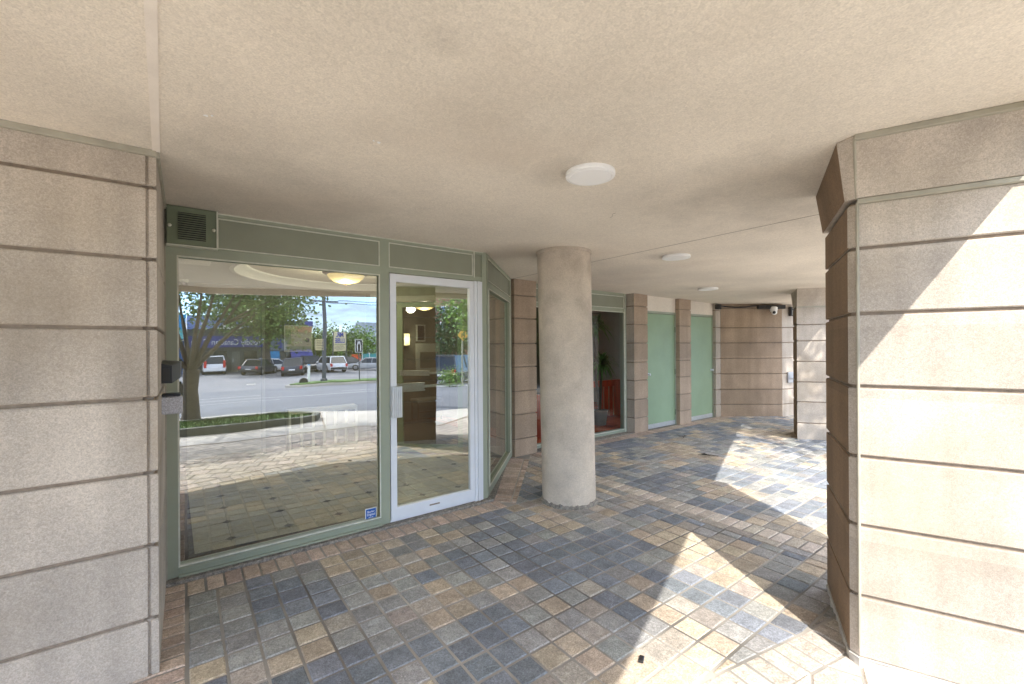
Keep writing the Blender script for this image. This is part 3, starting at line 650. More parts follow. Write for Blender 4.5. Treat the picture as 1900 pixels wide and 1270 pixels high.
# ------------------------------------------------------------------ lobby behind the shopfront
lob = thing('lobby_room', 'dim tiled entrance lobby seen through the shopfront glass', 'lobby')
mb = MB(); mb.face([(x,y,.022) for x,y in ccw([(-.14,3.6),(2.3,3.6),(3.44,4.76),(4.4,5.6),(4.4,8.4),(-.14,8.4)])],'int_brown'); mb.build('floor', lob)
mb = MB()
mb.face([(x,y,.026) for x,y in ccw([(.05,3.86),(2.3,3.74),(3.3,4.75),(2.3,5.85),(2.3,6.85),(.0,6.85)])],'tile'); fl = mb.build('floor_tiles', lob)
mb = MB()
for i in range(0,8):
    for j in range(0,8):
        u, v = .28+.4*i, 4.0+.4*j
        if u+v > 8.1 and u > 2.2 or u > 3 or (v-u) < 1.25+.1: continue
        mb.face([(u-.04,v,.0285),(u,v-.04,.0285),(u+.04,v,.0285),(u,v+.04,.0285)],'tile_dot')
for i in range(0,7): mb.box(.279+.4*i,.281+.4*i,3.9 if i<5 else 4.4,6.8 if i<6 else 5.3,.0272,.0278,'tile_dot')
for j in range(0,7): mb.box(.05,2.2,3.999+.4*j,4.001+.4*j,.0272,.0279,'tile_dot')
mb.build('tile_inset', fl)
IC = 2.335
mb = MB(); cc = Vector((1.62,5.28)); cr0 = 1.20
def holed(mb, outer, c, r, z, m, n=48):
    ring = [(c.x+r*math.cos(2*math.pi*k/n), c.y+r*math.sin(2*math.pi*k/n)) for k in range(n)]
    x0, x1, y0, y1 = outer
    for k in range(n):
        a = 2*math.pi*k/n; b = 2*math.pi*(k+1)/n
        def hit(t):
            dx, dy = math.cos(t), math.sin(t); s = min([((x1 if dx > 0 else x0)-c.x)/dx if abs(dx) > 1e-6 else 1e9, ((y1 if dy > 0 else y0)-c.y)/dy if abs(dy) > 1e-6 else 1e9]); return (c.x+dx*s, c.y+dy*s)
        p, q = hit(a), hit(b); r0, r1 = ring[k], ring[(k+1)%n]
        pts = [(*r0,z),(*p,z)]
        for cx_, cy_ in ((x0,y0),(x1,y0),(x1,y1),(x0,y1)):
            ang = math.atan2(cy_-c.y, cx_-c.x) % (2*math.pi)
            if a < ang < b: pts.append((cx_,cy_,z))
        pts += [(*q,z),(*r1,z)]; qq = clip_poly([p_[:2] for p_ in pts], [(-.14,3.6),(2.35,3.6),(3.5,4.75),(4.42,5.68),(4.42,8.4),(-.14,8.4)]); len(qq) > 2 and mb.face([(a_,b_,z) for a_,b_ in qq], m)
holed(mb, (-.14,4.4,3.6,8.4), cc, cr0, IC, 'int_ceiling')
mb.build('ceiling', lob)
mb = MB(); mb.lathe((cc.x,cc.y),[(cr0+.05,IC+.001),(cr0+.05,IC-.015),(cr0+.01,IC-.02),(cr0-.02,IC+.01),(cr0-.06,IC+.03),(cr0-.10,IC+.05),(cr0-.12,IC+.10)],'white',64,caps=False)
mb.lathe((cc.x,cc.y),[(cr0-.12,IC+.10),(cr0-.14,IC+.16)],'coveglow',64,caps=False); mb.lathe((cc.x,cc.y),[(cr0-.14,IC+.16),(.01,IC+.17)],'int_ceiling',64,caps=False); mb.build('ceiling_tray', lob, True)
mb = MB(); mb.box(-.2,-.14,3.6,8.4,0,IC,'int_wall'); mb.box(-.14,4.4,8.4,8.5,0,IC,'int_dark'); mb.box(4.4,4.5,5.4,8.4,0,IC,'int_dark')
mb.box(-.14,2.3,6.9,7.0,0,IC,'int_wall'); mb.box(2.3,2.36,6.9,8.4,0,IC,'int_dark'); mb.build('inner_wall', lob)
mb = MB(); mb.prism([(-.5,3.62),(4.5,3.62),(4.5,8.6),(-.5,8.6)],2.66,2.68,'int_dark'); mb.box(-.3,-.2,3.76,8.6,0,2.6,'int_dark'); mb.box(-.3,4.6,8.6,8.7,0,2.6,'int_dark'); mb.build('shell', lob)
# pieces inside the lobby
o = MB().box(.02,.84,6.86,6.899,.026,2.12,'int_pale',.004).build('lobby_door'); 
lbd = thing('inner_door', 'pale flush door in the lobby back wall behind the window', 'door'); o.parent = lbd; o.name = 'door_leaf'
mb = MB(); mb.box(.845,.885,6.84,6.899,.026,2.15,'int_pale'); mb.box(-.05,.845,6.84,6.899,2.124,2.15,'int_pale'); mb.build('door_frame', lbd)
mb = MB(); mb.tube([(.76,6.86,1.0),(.76,6.8,1.0),(.66,6.8,1.0)],.011,'alu',8); mb.build('door_handle', lbd)
cab = thing('mailbox_cabinet', 'low white cabinet with two rows of small dark panes by the lobby wall', 'cabinet')
mb = MB(); mb.box(1.15,2.09,6.70,6.89,.03,.62,'white',.005); mb.build('cabinet_body', cab)
for r in range(2):
    for k in range(6):
        u = 1.18+k*.152; z = .08+r*.28
        MB().box(u,u+.115,6.694,6.701,z,z+.2,'int_dark').build('pane', cab)
pp = thing('framed_picture', 'pale square framed picture on the lobby back wall beside the flush door', 'picture')
mb = MB(); mb.box(1.13,1.50,6.88,6.899,1.43,1.81,'white',.003); mb.build('picture_frame', pp)
mb = MB(); mb.box(1.14,1.49,6.872,6.881,1.44,1.80,'poster'); mb.box(1.145,1.215,6.869,6.873,1.54,1.75,'sage'); mb.sphere((1.43,6.87,1.60),.03,'bronze',8,6,(1,.2,1)); mb.box(1.145,1.485,6.869,6.873,1.46,1.51,'sage'); mb.build('picture_sheet', pp)
nb = thing('notice_sheet', 'small cream notice of text lines right of the pale square picture', 'notice')
mb = MB(); mb.box(1.55,1.66,6.885,6.899,1.45,1.62,'cream'); mb.build('sheet', nb)
mb = MB()
for k in range(6): mb.box(1.56,1.65-.02*(k%2),6.882,6.886,1.47+k*.023,1.475+k*.023,'dark')
mb.build('text_lines', nb)
# lobby lamps
def bulb(c, p, col=(1,.88,.7), rad=.08):
    l_ = bpy.data.lights.new('bulb','POINT'); l_.energy = p; l_.color = col; l_.shadow_soft_size = rad; o = bpy.data.objects.new('bulb', l_); COL.objects.link(o); o.location = c
def flush_lamp(c, z, r, label):
    bulb((c[0],c[1],z-.24), 7.5)
    t = thing('flush_lamp', label, 'ceiling lamp', 'amber bowl ceiling lamps', loc=(c[0],c[1],z))
    MB().lathe((0,0),[(r*.3,.06),(r*.35,.01),(r,.0),(r*1.02,-.012),(r*.9,-.03),(r*.8,-.034),(.01,-.03)],'bronze',40).build('lamp_ring', t, True)
    MB().lathe((0,0),[(r*.82,-.035),(r*.74,-.07),(r*.55,-.105),(r*.3,-.122),(.01,-.128)],'lampglow',40).build('lamp_bowl', t, True)
    MB().sphere((0,0,-.137),.012,'bronze',8,6).build('finial', t, True)
flush_lamp((1.50,5.20),2.36,.25,'lit amber bowl ceiling lamp with bronze ring behind the large window')
flush_lamp((3.3,6.9),2.25,.22,'lit amber bowl ceiling lamp deep in the hall, seen through the white door')
t = thing('dome_camera', 'small white dome camera with black eye on the lobby ceiling corner', 'camera')
MB().lathe((.0,6.65),[(.045,IC),(.045,IC-.03),(.03,IC-.04)],'white',20).build('camera_base', t, True)
MB().sphere((.0,6.65,IC-.055),.035,'black',14,8).build('camera_eye', t, True)
tag(MB().box(-.06,.21,5.0,5.35,IC-.012,IC-.001,'white',.004).build('ceiling_panel'), 'white rectangular access panel on the lobby ceiling at left', 'ceiling panel')
# inner vestibule door, at 45 degrees
i0 = Vector((2.18,5.98)); i1 = Vector((3.46,4.72)); idr = (i1-i0).normalized(); Q = lambda t: tuple(i0+idr*t)
vd = thing('vestibule_door', 'green framed glass vestibule door behind the white entrance door', 'door')
IL = (i1-i0).length
mb = MB(); mb.bar(Q(.0),Q(.10),0,.05,.03,IC,'green',.003); mb.bar(Q(IL-.10),Q(IL),0,.05,.03,IC,'green',.003); mb.bar(Q(.1),Q(IL-.1),0,.05,2.12,2.2,'green',.003); mb.bar(Q(.1),Q(IL-.1),.01,.05,2.2,IC,'green_dark'); mb.bar(Q(1.18),Q(1.26),0,.05,.03,2.12,'green',.003)
mb.bar(Q(1.26),Q(IL-.1),0,.05,.03,.14,'green',.003); mb.build('door_frame', vd)
mb = MB(); mb.bar(Q(.25),Q(.33),0,.045,.04,2.11,'green_door',.003); mb.bar(Q(1.11),Q(1.18),0,.045,.04,2.11,'green_door',.003); mb.bar(Q(.33),Q(1.11),0,.045,.04,.15,'green_door',.003); mb.bar(Q(.33),Q(1.11),0,.045,2.04,2.11,'green_door',.003); lf = mb.build('door_leaf', vd)
mb = MB(); mb.bar(Q(.1),Q(.24),0,.05,.03,.15,'green',.003); mb.build('side_rail', vd)
pane('door_pane', Q(.33), Q(1.11), .15, 2.04, lf, 'glass_in')
mb = MB(); mb.bar(Q(.31),Q(1.12),-.05,-.02,1.12,1.15,'alu',.003); mb.bar(Q(.31),Q(.72),-.06,-.02,1.10,1.115,'alu'); mb.bar(Q(.31),Q(.72),-.06,-.02,1.155,1.17,'alu'); mb.build('push_bar', lf)
# hall furniture seen through it
bulb((3.58,8.18,1.64), 1.5, rad=.05)
t = thing('wall_sconce', 'lit cream wall sconce with black caps in the dark hall', 'wall lamp')
MB().box(3.53,3.64,8.30,8.385,1.52,1.76,'sconceglow',.004).build('lamp_shade', t)
MB().box(3.52,3.65,8.29,8.399,1.76,1.775,'black').build('sconce_cap', t); MB().box(3.52,3.65,8.29,8.399,1.505,1.52,'black').build('sconce_cap', t)
t = thing('framed_mirror', 'narrow black framed picture hanging in the dark hall right of the sconce', 'picture')
mb = MB(); mb.box(3.82,4.02,8.37,8.399,1.60,1.95,'int_pale',.003); mb.build('picture_frame', t)
mb = MB(); mb.box(3.845,3.995,8.36,8.371,1.625,1.925,'black'); mb.build('picture_sheet', t)
t = thing('wall_board', 'large dim grey board on the hall wall below the black picture', 'board')
MB().box(3.81,4.36,8.375,8.399,.95,1.56,'int_pale',.003).build('board_frame', t)
MB().box(3.90,4.30,8.365,8.376,1.05,1.38,'int_dark').build('board_face', t)
ch = thing('upholstered_bench', 'brown upholstered bench with thin legs in the dark hall', 'bench')
MB().box(3.62,4.18,7.9,8.25,.38,.46,'int_wall',.02).build('seat', ch)
for du, dv in ((3.65,7.93),(4.15,7.93),(3.65,8.22),(4.15,8.22)): MB().tube([(du,dv,.03),(du,dv,.38)],.014,'bronze',8).build('leg', ch)
MB().box(3.65,4.15,7.92,7.94,.2,.22,'bronze').build('stretcher', ch)

# ------------------------------------------------------------------ second window with its room
w2 = thing('lobby_window', 'green framed floor length window behind the round column', 'window')
mb = MB(); mb.box(3.93,3.99,4.80,4.90,.02,2.39,'green',.003); mb.box(6.0,6.048,4.80,4.90,.02,2.39,'green',.003); mb.box(3.99,6.0,4.80,4.90,.02,.07,'green',.003); mb.box(3.99,6.0,4.801,4.90,2.06,2.12,'green',.003); mb.box(3.99,6.0,4.81,4.9,2.12,2.33,'green_panel'); mb.box(3.99,6.0,4.80,4.90,2.33,2.39,'green',.003); mb.build('frame', w2)
mb = MB(); bead_rect(mb,4.0,5.995,2.122,2.328,4.812,.01); bead_rect(mb,3.99,6.0,.065,2.065,4.805,.012); mb.box(6.0,6.012,4.79,4.802,.02,2.385,'green_bead'); mb.build('glazing_bead', w2)
pane('window_pane', (3.99,4.85), (6.0,4.85), .07, 2.06, w2, 'glass_two')
rm = thing('sitting_room', 'dim room with red wood floor and panelling behind the lobby window', 'room')
mb = MB(); mb.face([(3.95,4.92,.03),(8.5,4.92,.03),(8.5,8.2,.03),(3.95,8.2,.03)],'redfloor'); mb.build('floor', rm)
mb = MB(); mb.box(6.6,8.5,8.2,8.3,0,2.5,'room_wall'); mb.box(8.5,8.6,4.92,8.2,0,2.5,'room_wall'); mb.box(4.52,4.6,5.0,8.2,0,2.5,'int_dark'); mb.box(3.95,8.5,4.92,8.2,2.45,2.5,'int_dark'); mb.build('inner_wall', rm)  # unseen gap in the back wall, added to let daylight into the room
mb = MB(); mb.box(6.78,8.45,6.0,6.06,.035,.66,'redwood'); mb.box(6.3,8.45,5.98,6.06,.66,.78,'redwood'); mb.build('wood_panel', rm)
mb = MB()
for u in (6.80,6.96,7.10): mb.box(u,u+.02,5.98,5.999,.05,.66,'slat')
mb.build('panel_slats', rm)
mb = MB(); mb.box(4.62,5.9,7.3,7.36,.035,.62,'redwood'); mb.box(4.49,4.515,5.02,5.8,.035,.72,'redwood'); mb.build('low_panel', rm)
pl = thing('dragon_plant', 'spiky dark leaved potted plant behind the lobby window', 'plant')
prx = random.Random(21); px_, py_ = 6.2,5.5
mb = MB(); mb.tube([(px_-.05,py_,.3),(px_-.02,py_,.7),(px_,py_,1.15)],[.03,.026,.022],'bark',8); mb.tube([(px_-.05,py_,.3),(px_-.15,py_,.9),(px_-.2,py_,1.85)],[.03,.026,.02],'bark',8); mb.build('stem', pl, True)
mb = MB(); mb.lathe((px_-.05,py_),[(.11,.032),(.15,.28),(.16,.30),(.13,.30),(.12,.27),(.01,.26)],'int_wall',28); mb.build('pot', pl, True)
mb = MB()
for hx, hz in ((0,1.15),(-.2,1.85)):
    for k in range(120):
        a = prx.uniform(0,6.28); el = prx.uniform(-.2,1.35); Lf = prx.uniform(.25,.45); d = Vector((math.cos(a)*math.cos(el),math.sin(a)*math.cos(el),math.sin(el))); sd_ = Vector((-math.sin(a),math.cos(a),0))
        pts = [Vector((px_+hx,py_,hz))+d*(Lf*s)+Vector((0,0,-.55*Lf*s*s*s*(1.2-el*.4))) for s in (0,.3,.6,.85,1)]; wd = [.014,.022,.018,.011,.001]
        for i in range(4): mb.face([pts[i]-sd_*wd[i],pts[i]+sd_*wd[i],pts[i+1]+sd_*wd[i+1],pts[i+1]-sd_*wd[i+1]],'plantleaf')
mb.build('foliage', pl, fix=False)

# ------------------------------------------------------------------ fittings on the end wall
t = thing('wall_camera', 'white bullet security camera high on the far corner of the end wall', 'camera')
cp = Vector((9.62,3.92)); 
mb = MB(); mb.lathe((cp.x,cp.y),[(.06,2.16),(.07,2.2),(.07,2.25),(.04,2.27)],'white',18); mb.build('camera_body', t, True)
MB().sphere((cp.x-.01,cp.y-.015,2.15),.055,'white',14,8).build('camera_dome', t, True); MB().sphere((cp.x-.05,cp.y-.03,2.145),.03,'black',12,8).build('lens', t, True)
t = thing('junction_box', 'dark junction box at the top right corner of the end wall', 'junction box')
mb = MB(); mb.bar((9.42,4.16),(9.84,3.82),-.07,-.002,2.22,2.30,'dark',.006); mb.build('box_body', t); 
mb = MB(); mb.bar((9.55,4.05),(9.6,4.01),-.09,-.07,2.24,2.28,'dark',.003); mb.build('box_latch', t)
t = thing('junction_box', 'dark junction box high beside the farther green door', 'junction box')
mb = MB(); mb.box(8.66,8.77,4.56,4.64,2.22,2.32,'dark',.006); mb.build('box_body', t); mb = MB(); mb.box(8.69,8.73,4.55,4.56,2.25,2.29,'black',.002); mb.build('box_latch', t)
mb = MB(); pts = [(8.78,4.58,2.29),(8.9,4.58,2.285),(9.0,4.5,2.275),(9.12,4.4,2.262),(9.25,4.29,2.27),(9.33,4.22,2.285),(9.45,4.10,2.29)]; mb.tube(pts,.014,'black',8)
tag(mb.build('conduit', None, True), 'black cable running along the top of the end wall between the boxes', 'cable')
t = thing('wall_light', 'small dark rectangular wall fitting right of the security camera', 'wall light')
mb = MB(); mb.bar((10.02,3.80),(10.14,3.773),-.06,-.002,2.08,2.27,'dark',.006); mb.build('light_body', t); mb = MB(); mb.bar((10.04,3.74),(10.12,3.722),-.01,.01,2.1,2.2,'int_pale'); mb.build('lens_plate', t)
t = thing('hose_tap', 'small metal hose tap low on the end wall in a patch of sun', 'tap')
mb = MB(); mb.tube([(10.12,3.79,.78),(10.1,3.70,.78),(10.09,3.66,.76),(10.08,3.64,.70)],.016,'alu',8); mb.build('spout', t, True)
mb = MB(); mb.tube([(10.05,3.68,.84),(10.15,3.66,.84)],.012,'rim',8); mb.tube([(10.1,3.68,.78),(10.1,3.68,.84)],.009,'rim',8); mb.build('tap_handle', t, True)
mb = MB(); mb.bar((9.98,3.82),(10.16,3.78),-.03,-.002,.70,.92,'rim',.004); mb.build('back_plate', t)
# litter
o = MB(); o.box(-.022,.022,-.011,.011,0,.012,'black',.003); c = o.build('lighter_body'); t = thing('dropped_cap', 'tiny black plastic piece lying on the pavers near the front', 'litter', loc=(1.715,1.285,.014)); c.parent = t; c.name = 'cap_body'; t.rotation_euler = (0,0,.5)
def twig(loc, rz, label):
    t = thing('twig', label, 'twig', 'fallen twigs', loc=loc); t.rotation_euler = (0,0,rz)
    MB().tube([(-.12,0,.01),(-.03,.02,.018),(.05,.0,.012),(.13,.03,.01)],[.004,.006,.006,.003],'bark',6).build('stick', t)
    MB().tube([(-.03,.02,.018),(-.02,.09,.02),(.01,.12,.03)],[.004,.004,.002],'bark',6).build('side_shoot', t)
    mb = MB(); mb.face([(.0,.0,.014),(.05,.03,.04),(.1,.02,.02),(.05,-.03,.014)],'bark'); mb.build('dry_leaf', t)
twig((6.42,3.95,.012),.4,'dark fallen twig lying on the paving before the green doors')
twig((5.6,3.1,.012),2.0,'smaller dark twig on the paving near the sunny patch')

# ------------------------------------------------------------------ trees
def tree(name, label, cat, base, trunk, branches, blobs, n, ls, lm, seed, group=None):
    t = thing(name, label, cat, group, loc=base); rn = random.Random(seed)
    mb = MB(); mb.tube([p for p, r in trunk],[r for p, r in trunk],'bark',12); mb.build('trunk', t, True)
    mb = MB()
    for b in branches: mb.tube([p for p, r in b],[r for p, r in b],'bark',7)
    if branches: mb.build('limbs', t, True)
    mb = MB(); tot = sum(b[3]*b[4]*b[5] for b in blobs); cull = (lambda c: c.y+base[1]+.935*c.z > .25) if seed == 1 else (lambda c: False)
    for (x,y,z,rx,ry,rz_) in blobs:
        m_ = int(n*rx*ry*rz_/tot); nc = max(6, m_//22)
        cs = []
        for _ in range(nc):
            d = Vector((rn.gauss(0,1),rn.gauss(0,1),rn.gauss(0,1))).normalized()*(rn.random()**.45); cs.append(Vector((x+d.x*rx,y+d.y*ry,z+d.z*rz_)))
        sc = ls*2.4
        for _ in range(m_):
            c = rn.choice(cs)+Vector((rn.gauss(0,sc),rn.gauss(0,sc),rn.gauss(0,sc*.8)))
            if cull(c): continue
            d = Vector((rn.gauss(0,1),rn.gauss(0,1),rn.gauss(0,.6)-.3)).normalized(); s = d.cross(Vector((rn.gauss(0,1),rn.gauss(0,1),rn.gauss(0,1)))).normalized(); l_ = ls*rn.uniform(.6,1.3)
            mb.face([c,c+d*l_*.5+s*l_*.32,c+d*l_,c+d*l_*.5-s*l_*.32],lm)
    mb.build('crown', t, fix=False)
    return t
def branchset(o, dirs, L_, r):
    out = []
    for dx, dy, dz in dirs:
        p0 = Vector(o); d = Vector((dx,dy,dz)); out.append([(p0,r),(p0+d*L_*.4+Vector((0,0,.03*L_)),r*.75),(p0+d*L_*.75,r*.45),(p0+d*L_,r*.18)])
    return out
br = branchset((0,0,.95),[(.25,.1,1),(-.3,.1,1),(.7,-.1,.75),(-.65,.25,.8),(.1,.5,.9),(.45,.35,.95),(-.12,-.3,1)],1.9,.10)
br += branchset((.55,.1,1.9),[(.8,.2,.5),(.5,.5,.8),(.9,-.3,.4)],1.5,.05)+branchset((-.5,.1,2.0),[(-.8,.2,.4),(-.4,.5,.8)],1.4,.045)
tree('street_tree', 'low forking street tree in the kerbed bed reflected in the large window', 'tree', (.08,-3.5,.06),
     [((0,0,-.1),.21),((.01,0,.12),.15),((0,0,.6),.125),((.02,0,1.0),.14)], [[(p,q*.5) for p,q in b] for b in br],
     [(.0,0,2.95,1.9,1.2,.42),(1.3,.1,2.85,1.1,1.0,.42),(-1.5,.1,2.9,1.6,1.1,.5),(1.1,.3,2.3,.6,.5,.25),(-.45,.3,1.75,.25,.3,.22),(1.8,.2,2.45,.6,.5,.3)], 9000, .075, 'leaf', 1, 'street trees')
tree('street_tree', 'tall street tree standing by the road behind the right pillar', 'tree', (4.6,-3.6,0),
     [((0,0,-.1),.2),((.02,0,2),.15),((0,0,4.5),.12),((0,.1,6),.08)], branchset((0,0,4.2),[(.5,.2,1),(-.4,.3,1),(.1,-.5,1),(.6,-.2,.8)],2.5,.07),
     [(-.1,.1,7.3,1.9,1.7,1.5),(1.5,.2,8.6,1.7,1.5,1.6)], 5200, .14, 'leaf', 2, 'street trees')
tree('street_tree', 'leafy bright green tree reflected in the right of the white door', 'tree', (9.6,-7.6,Z(-7.6)),
     [((0,0,-.1),.16),((0,0,1.6),.13),((.05,0,3),.1)], branchset((0,0,1.8),[(.5,.2,1),(-.5,.3,1),(.1,-.5,1),(-.6,-.2,.7)],1.8,.06),
     [(0,0,3.6,1.7,1.5,1.3),(-.2,.3,2.7,1.0,1.0,.7)], 6000, .15, 'leaf_bright', 3, 'street trees')
tree('parking_tree', 'big dark spreading tree rising beside the blue shop across the road', 'tree', (6.7,-43.5,-1.15),
     [((0,0,-.1),.45),((0,0,2),.36),((.2,0,4.5),.28)], branchset((.1,0,3.6),[(.5,.2,1),(-.8,.3,.8),(.1,-.5,1),(.6,-.2,.8)],4.5,.16),
     [(-2.2,0,7.0,4.6,3.0,2.6),(1.0,.4,6.2,2.6,2.6,2.4),(.4,.8,4.2,1.6,1.6,1.0)], 9000, .36, 'leaf', 4, 'trees across the road')
for i, (u, v, r, h, lab) in enumerate([(13.0,-51,2.3,5.4,'rounded green tree just right of the utility pole across the road'),(15.6,-52,2.6,5.2,'bushy green tree behind the oil change sign'),(18.8,-52.5,2.7,5.6,'loose green tree between the sign and the grey house'),(11.2,-50,1.6,4.6,'small green tree at the edge of the navy shop'),
        ]):
    tree('parking_tree', lab, 'tree', (u,v,-1.15), [((0,0,-.1),.2),((0,0,2),.15),((.1,0,h*.6),.1)], branchset((0,0,h*.4),[(.4,.2,1),(-.4,.3,1),(.5,-.4,1)],h*.5,.08),
         [(0,0,h*.62,r,r*.8,h*.36),(r*.5,.3,h*.45,r*.7,r*.7,h*.3),(-r*.5,.3,h*.4,r*.7,r*.6,h*.3)], 3600, .30, 'leaf' if i % 2 else 'leaf_bright', 10+i, 'trees across the road')
tree('parking_tree', 'tall mid green tree behind the parked cars reflected in the door', 'tree', (22.5,-34,-1.1), [((0,0,-.1),.25),((0,0,3),.18),((.1,0,5),.1)], branchset((0,0,3),[(.4,.2,1),(-.4,.3,1),(.5,-.4,1)],3,.1),
     [(0,0,4.2,2.6,2.2,3.0),(2.2,.2,3.4,2.2,2,2.4),(-1.6,.2,2.6,1.6,1.6,1.8)], 6500, .3, 'leaf_dark', 30, 'trees across the road')
tree('street_tree', 'dense dark green tree reflected beside the round column in the far window', 'tree', (11.6,-3.9,0), [((0,0,-.1),.2),((0,0,2),.15),((0,0,4),.1)], branchset((0,0,1.5),[(.4,.2,1),(-.4,.3,1),(.5,-.4,1)],2.4,.08),
     [(0,0,2.9,1.9,1.5,2.0)], 5000, .17, 'leaf', 31, 'street trees')
hg = tree('clipped_shrub', 'small round green shrub at the road edge reflected in the door', 'shrub', (9.9,-11.0,Z(-11)), [((0,0,0),.04),((0,0,.4),.03)], [], [(0,0,.45,.45,.4,.38)], 900, .09, 'leaf_bright', 41)

# ------------------------------------------------------------------ cars
def car(label, color, loc, rz, kind='suv'):
    t = thing('parked_car', label, 'car', 'cars parked across the road', loc=loc); t.rotation_euler = (0,0,rz)
    suv = kind != 'sedan'; L2, W2, H_ = (2.45,.98,1.85) if kind == 'big' else ((2.25,.93,1.68) if suv else (2.3,.90,1.45))
    # front is +x
    hb = H_*.56 if suv else H_*.58
    sec = [(-L2,.45,hb*.80,.90),(-L2+.06,.30,hb*.98,.97),(-L2+.5,.25,hb,1),(-.9,.22,hb,1),(.6,.22,hb*.98,1),(L2-1.2,.22,hb*.97,1),(L2-.45,.25,hb*.88,.98),(L2-.06,.30,hb*.74,.93),(L2,.42,hb*.6,.86)]
    rings = []
    for x, z0, z1, k in sec:
        w_ = W2*k; rings.append([(x,-w_*.93,z0),(x,-w_,z0+.12),(x,-w_,z1-.18),(x,-w_*.93,z1),(x,w_*.93,z1),(x,w_,z1-.18),(x,w_,z0+.12),(x,w_*.93,z0)])
    body = MB().rings(rings,color).build('body', t, True)
    xr = -L2+.12 if suv else -L2+.75; xr2 = -L2+.42 if suv else -L2+1.35; xf = .55 if suv else .35; xf2 = 1.25
    cb_ = MB(); wb, wt = W2*.90, W2*.72; zt = H_-.06
    cb_.rings([[(xr,-wb,hb-.02),(xf2,-wb,hb-.02),(xf2,wb,hb-.02),(xr,wb,hb-.02)], [(xr2,-wt,zt),(xf,-wt,zt),(xf,wt,zt),(xr2,wt,zt)]],'carglass').build('glasshouse', t)
    ro = MB(); q0 = [(xr2-.05,-wt-.02),(xf+.05,-wt-.02),(xf+.05,wt+.02),(xr2-.05,wt+.02)]
    ro.rings([[(x,y,zt-.03) for x,y in q0],[(x*.98,y*.95,H_) for x,y in q0]],color)
    for sx0, sx1 in ((xr,xr2),(xf2,xf)):
        for sy in (-1,1): ro.tube([(sx0,sy*wb,hb-.02),(sx1,sy*wt,zt)],.05,color,6)
    for sy in (-1,1): ro.tube([(-.3,sy*wb,hb),(-.35,sy*wt,zt)],.035,color,6)
    ro.build('roof', t, True)
    for sx in (-1,1):
        for sy in (-1,1):
            x = sx*L2*.62; wr = .36 if suv else .32
            def disc(r, y0, y1, m): return MB().rings([[(x+r*math.cos(a),yy,wr+r*math.sin(a)) for a in (2*math.pi*k/18 for k in range(18))] for yy in (y0,y1)],m)
            wh = disc(wr, sy*(W2-.2), sy*(W2+.01), 'tyre').build('wheel', t, True); disc(wr*.6, sy*(W2), sy*(W2+.02), 'rim').build('rim', wh, True)
    for sy in (-1,1):
        MB().box(-L2-.012,-L2+.1,sy*W2*.70,sy*W2*.93,hb*.62 if suv else hb*.66,hb*(1.0 if kind != 'big' else 1.35)-.04,'redlight',.01).build('tail_light', t)
        MB().box(L2-.18,L2+.0,sy*W2*.55,sy*W2*.86,hb*.52,hb*.68,'clearlight',.01).build('headlight', t)
        MB().box(.75,.9,sy*(W2*.93),sy*(W2+.16),hb,hb+.14,color,.02).build('wing_mirror', t)
    MB().box(-L2-.02,-L2+.02,-.26,.26,hb*.56,hb*.68,'white',.004).build('number_plate', t)
    MB().box(-L2-.05,-L2+.15,-W2*.88,W2*.88,.34,.52,color if kind == 'big' else 'dark',.03).build('rear_bumper', t)
    MB().box(L2-.1,L2+.03,-W2*.5,W2*.5,.40,.60,'dark',.02).build('grille', t)
    return t
D = R(-90)                                  # nose away from the entrance
car('white full size sport utility vehicle parked tail out before the blue shop','car_white',(2.3,-45.4,Z(-45)),D,'big')
car('dark grey saloon parked under the big dark tree','car_dark',(5.9,-42.5,Z(-42)),R(-60),'sedan')
car('dark sport utility vehicle parked tail out beside the white post','car_dark',(8.3,-38.3,Z(-38)),R(-75),'suv')
car('dark car facing the road between the dark and white vehicles','car_black',(10.6,-42.5,Z(-42)),R(92),'suv')
car('white compact sport utility vehicle right of the utility pole','car_white',(11.75,-39.3,Z(-39)),R(-98),'suv')
car('black saloon parked behind the white compact vehicle','car_black',(15.4,-45,Z(-45)),R(5),'sedan')
car('silver saloon parked near the orange barrier','car_silver',(16.4,-41.0,Z(-41)),R(-158),'sedan')
car('white small hatchback low beside the dark shop','car_white',(7.6,-46.5,Z(-46)),R(-20),'sedan')
car('black car seen from behind on the near lane reflected in the door','car_black',(12.9,-15.8,Z(-15.8)),R(-40),'suv')
car('white sport utility vehicle parked left beyond the road in the door reflection','car_white',(20.2,-31.5,Z(-31)),R(60),'suv')
car('white van like car parked right beyond the road in the door reflection','car_white',(24.6,-30.5,Z(-30)),R(10),'suv')

# ------------------------------------------------------------------ buildings across the road
b = thing('corner_shop', 'low shop with pale blue fascia and lettered blue sign band across the road', 'shop')
g0 = -1.25
MB().box(.15,7.3,-60,-48.3,g0,4.2,'storewall').build('wall', b)
MB().box(.1,7.4,-48.7,-47.9,3.38,4.85,'bluefascia').build('fascia', b)
MB().box(.1,7.35,-48.5,-48.0,2.65,3.38,'storewall').build('upper_band', b)
sg = MB().box(.1,7.35,-48.5,-47.8,1.5,2.64,'bluesignband').build('sign_band', b)
text('sign_text', 'Proudly Canadian C  ne', .86, 'white', (3.75,-47.78,2.02), R(180), sg, .01, sx=.80)
mb = MB(); mb.rings([[(2.6,-47.85,3.38),(5.2,-47.85,3.38),(3.9,-47.85,4.35)],[(2.6,-47.7,3.38),(5.2,-47.7,3.38),(3.9,-47.7,4.35)]],'white'); mb.build('gable', b)
for u in (.6,2.4,5.2): MB().box(u,u+1.2,-48.33,-48.25,-.9,1.1,'carglass').build('window', b)
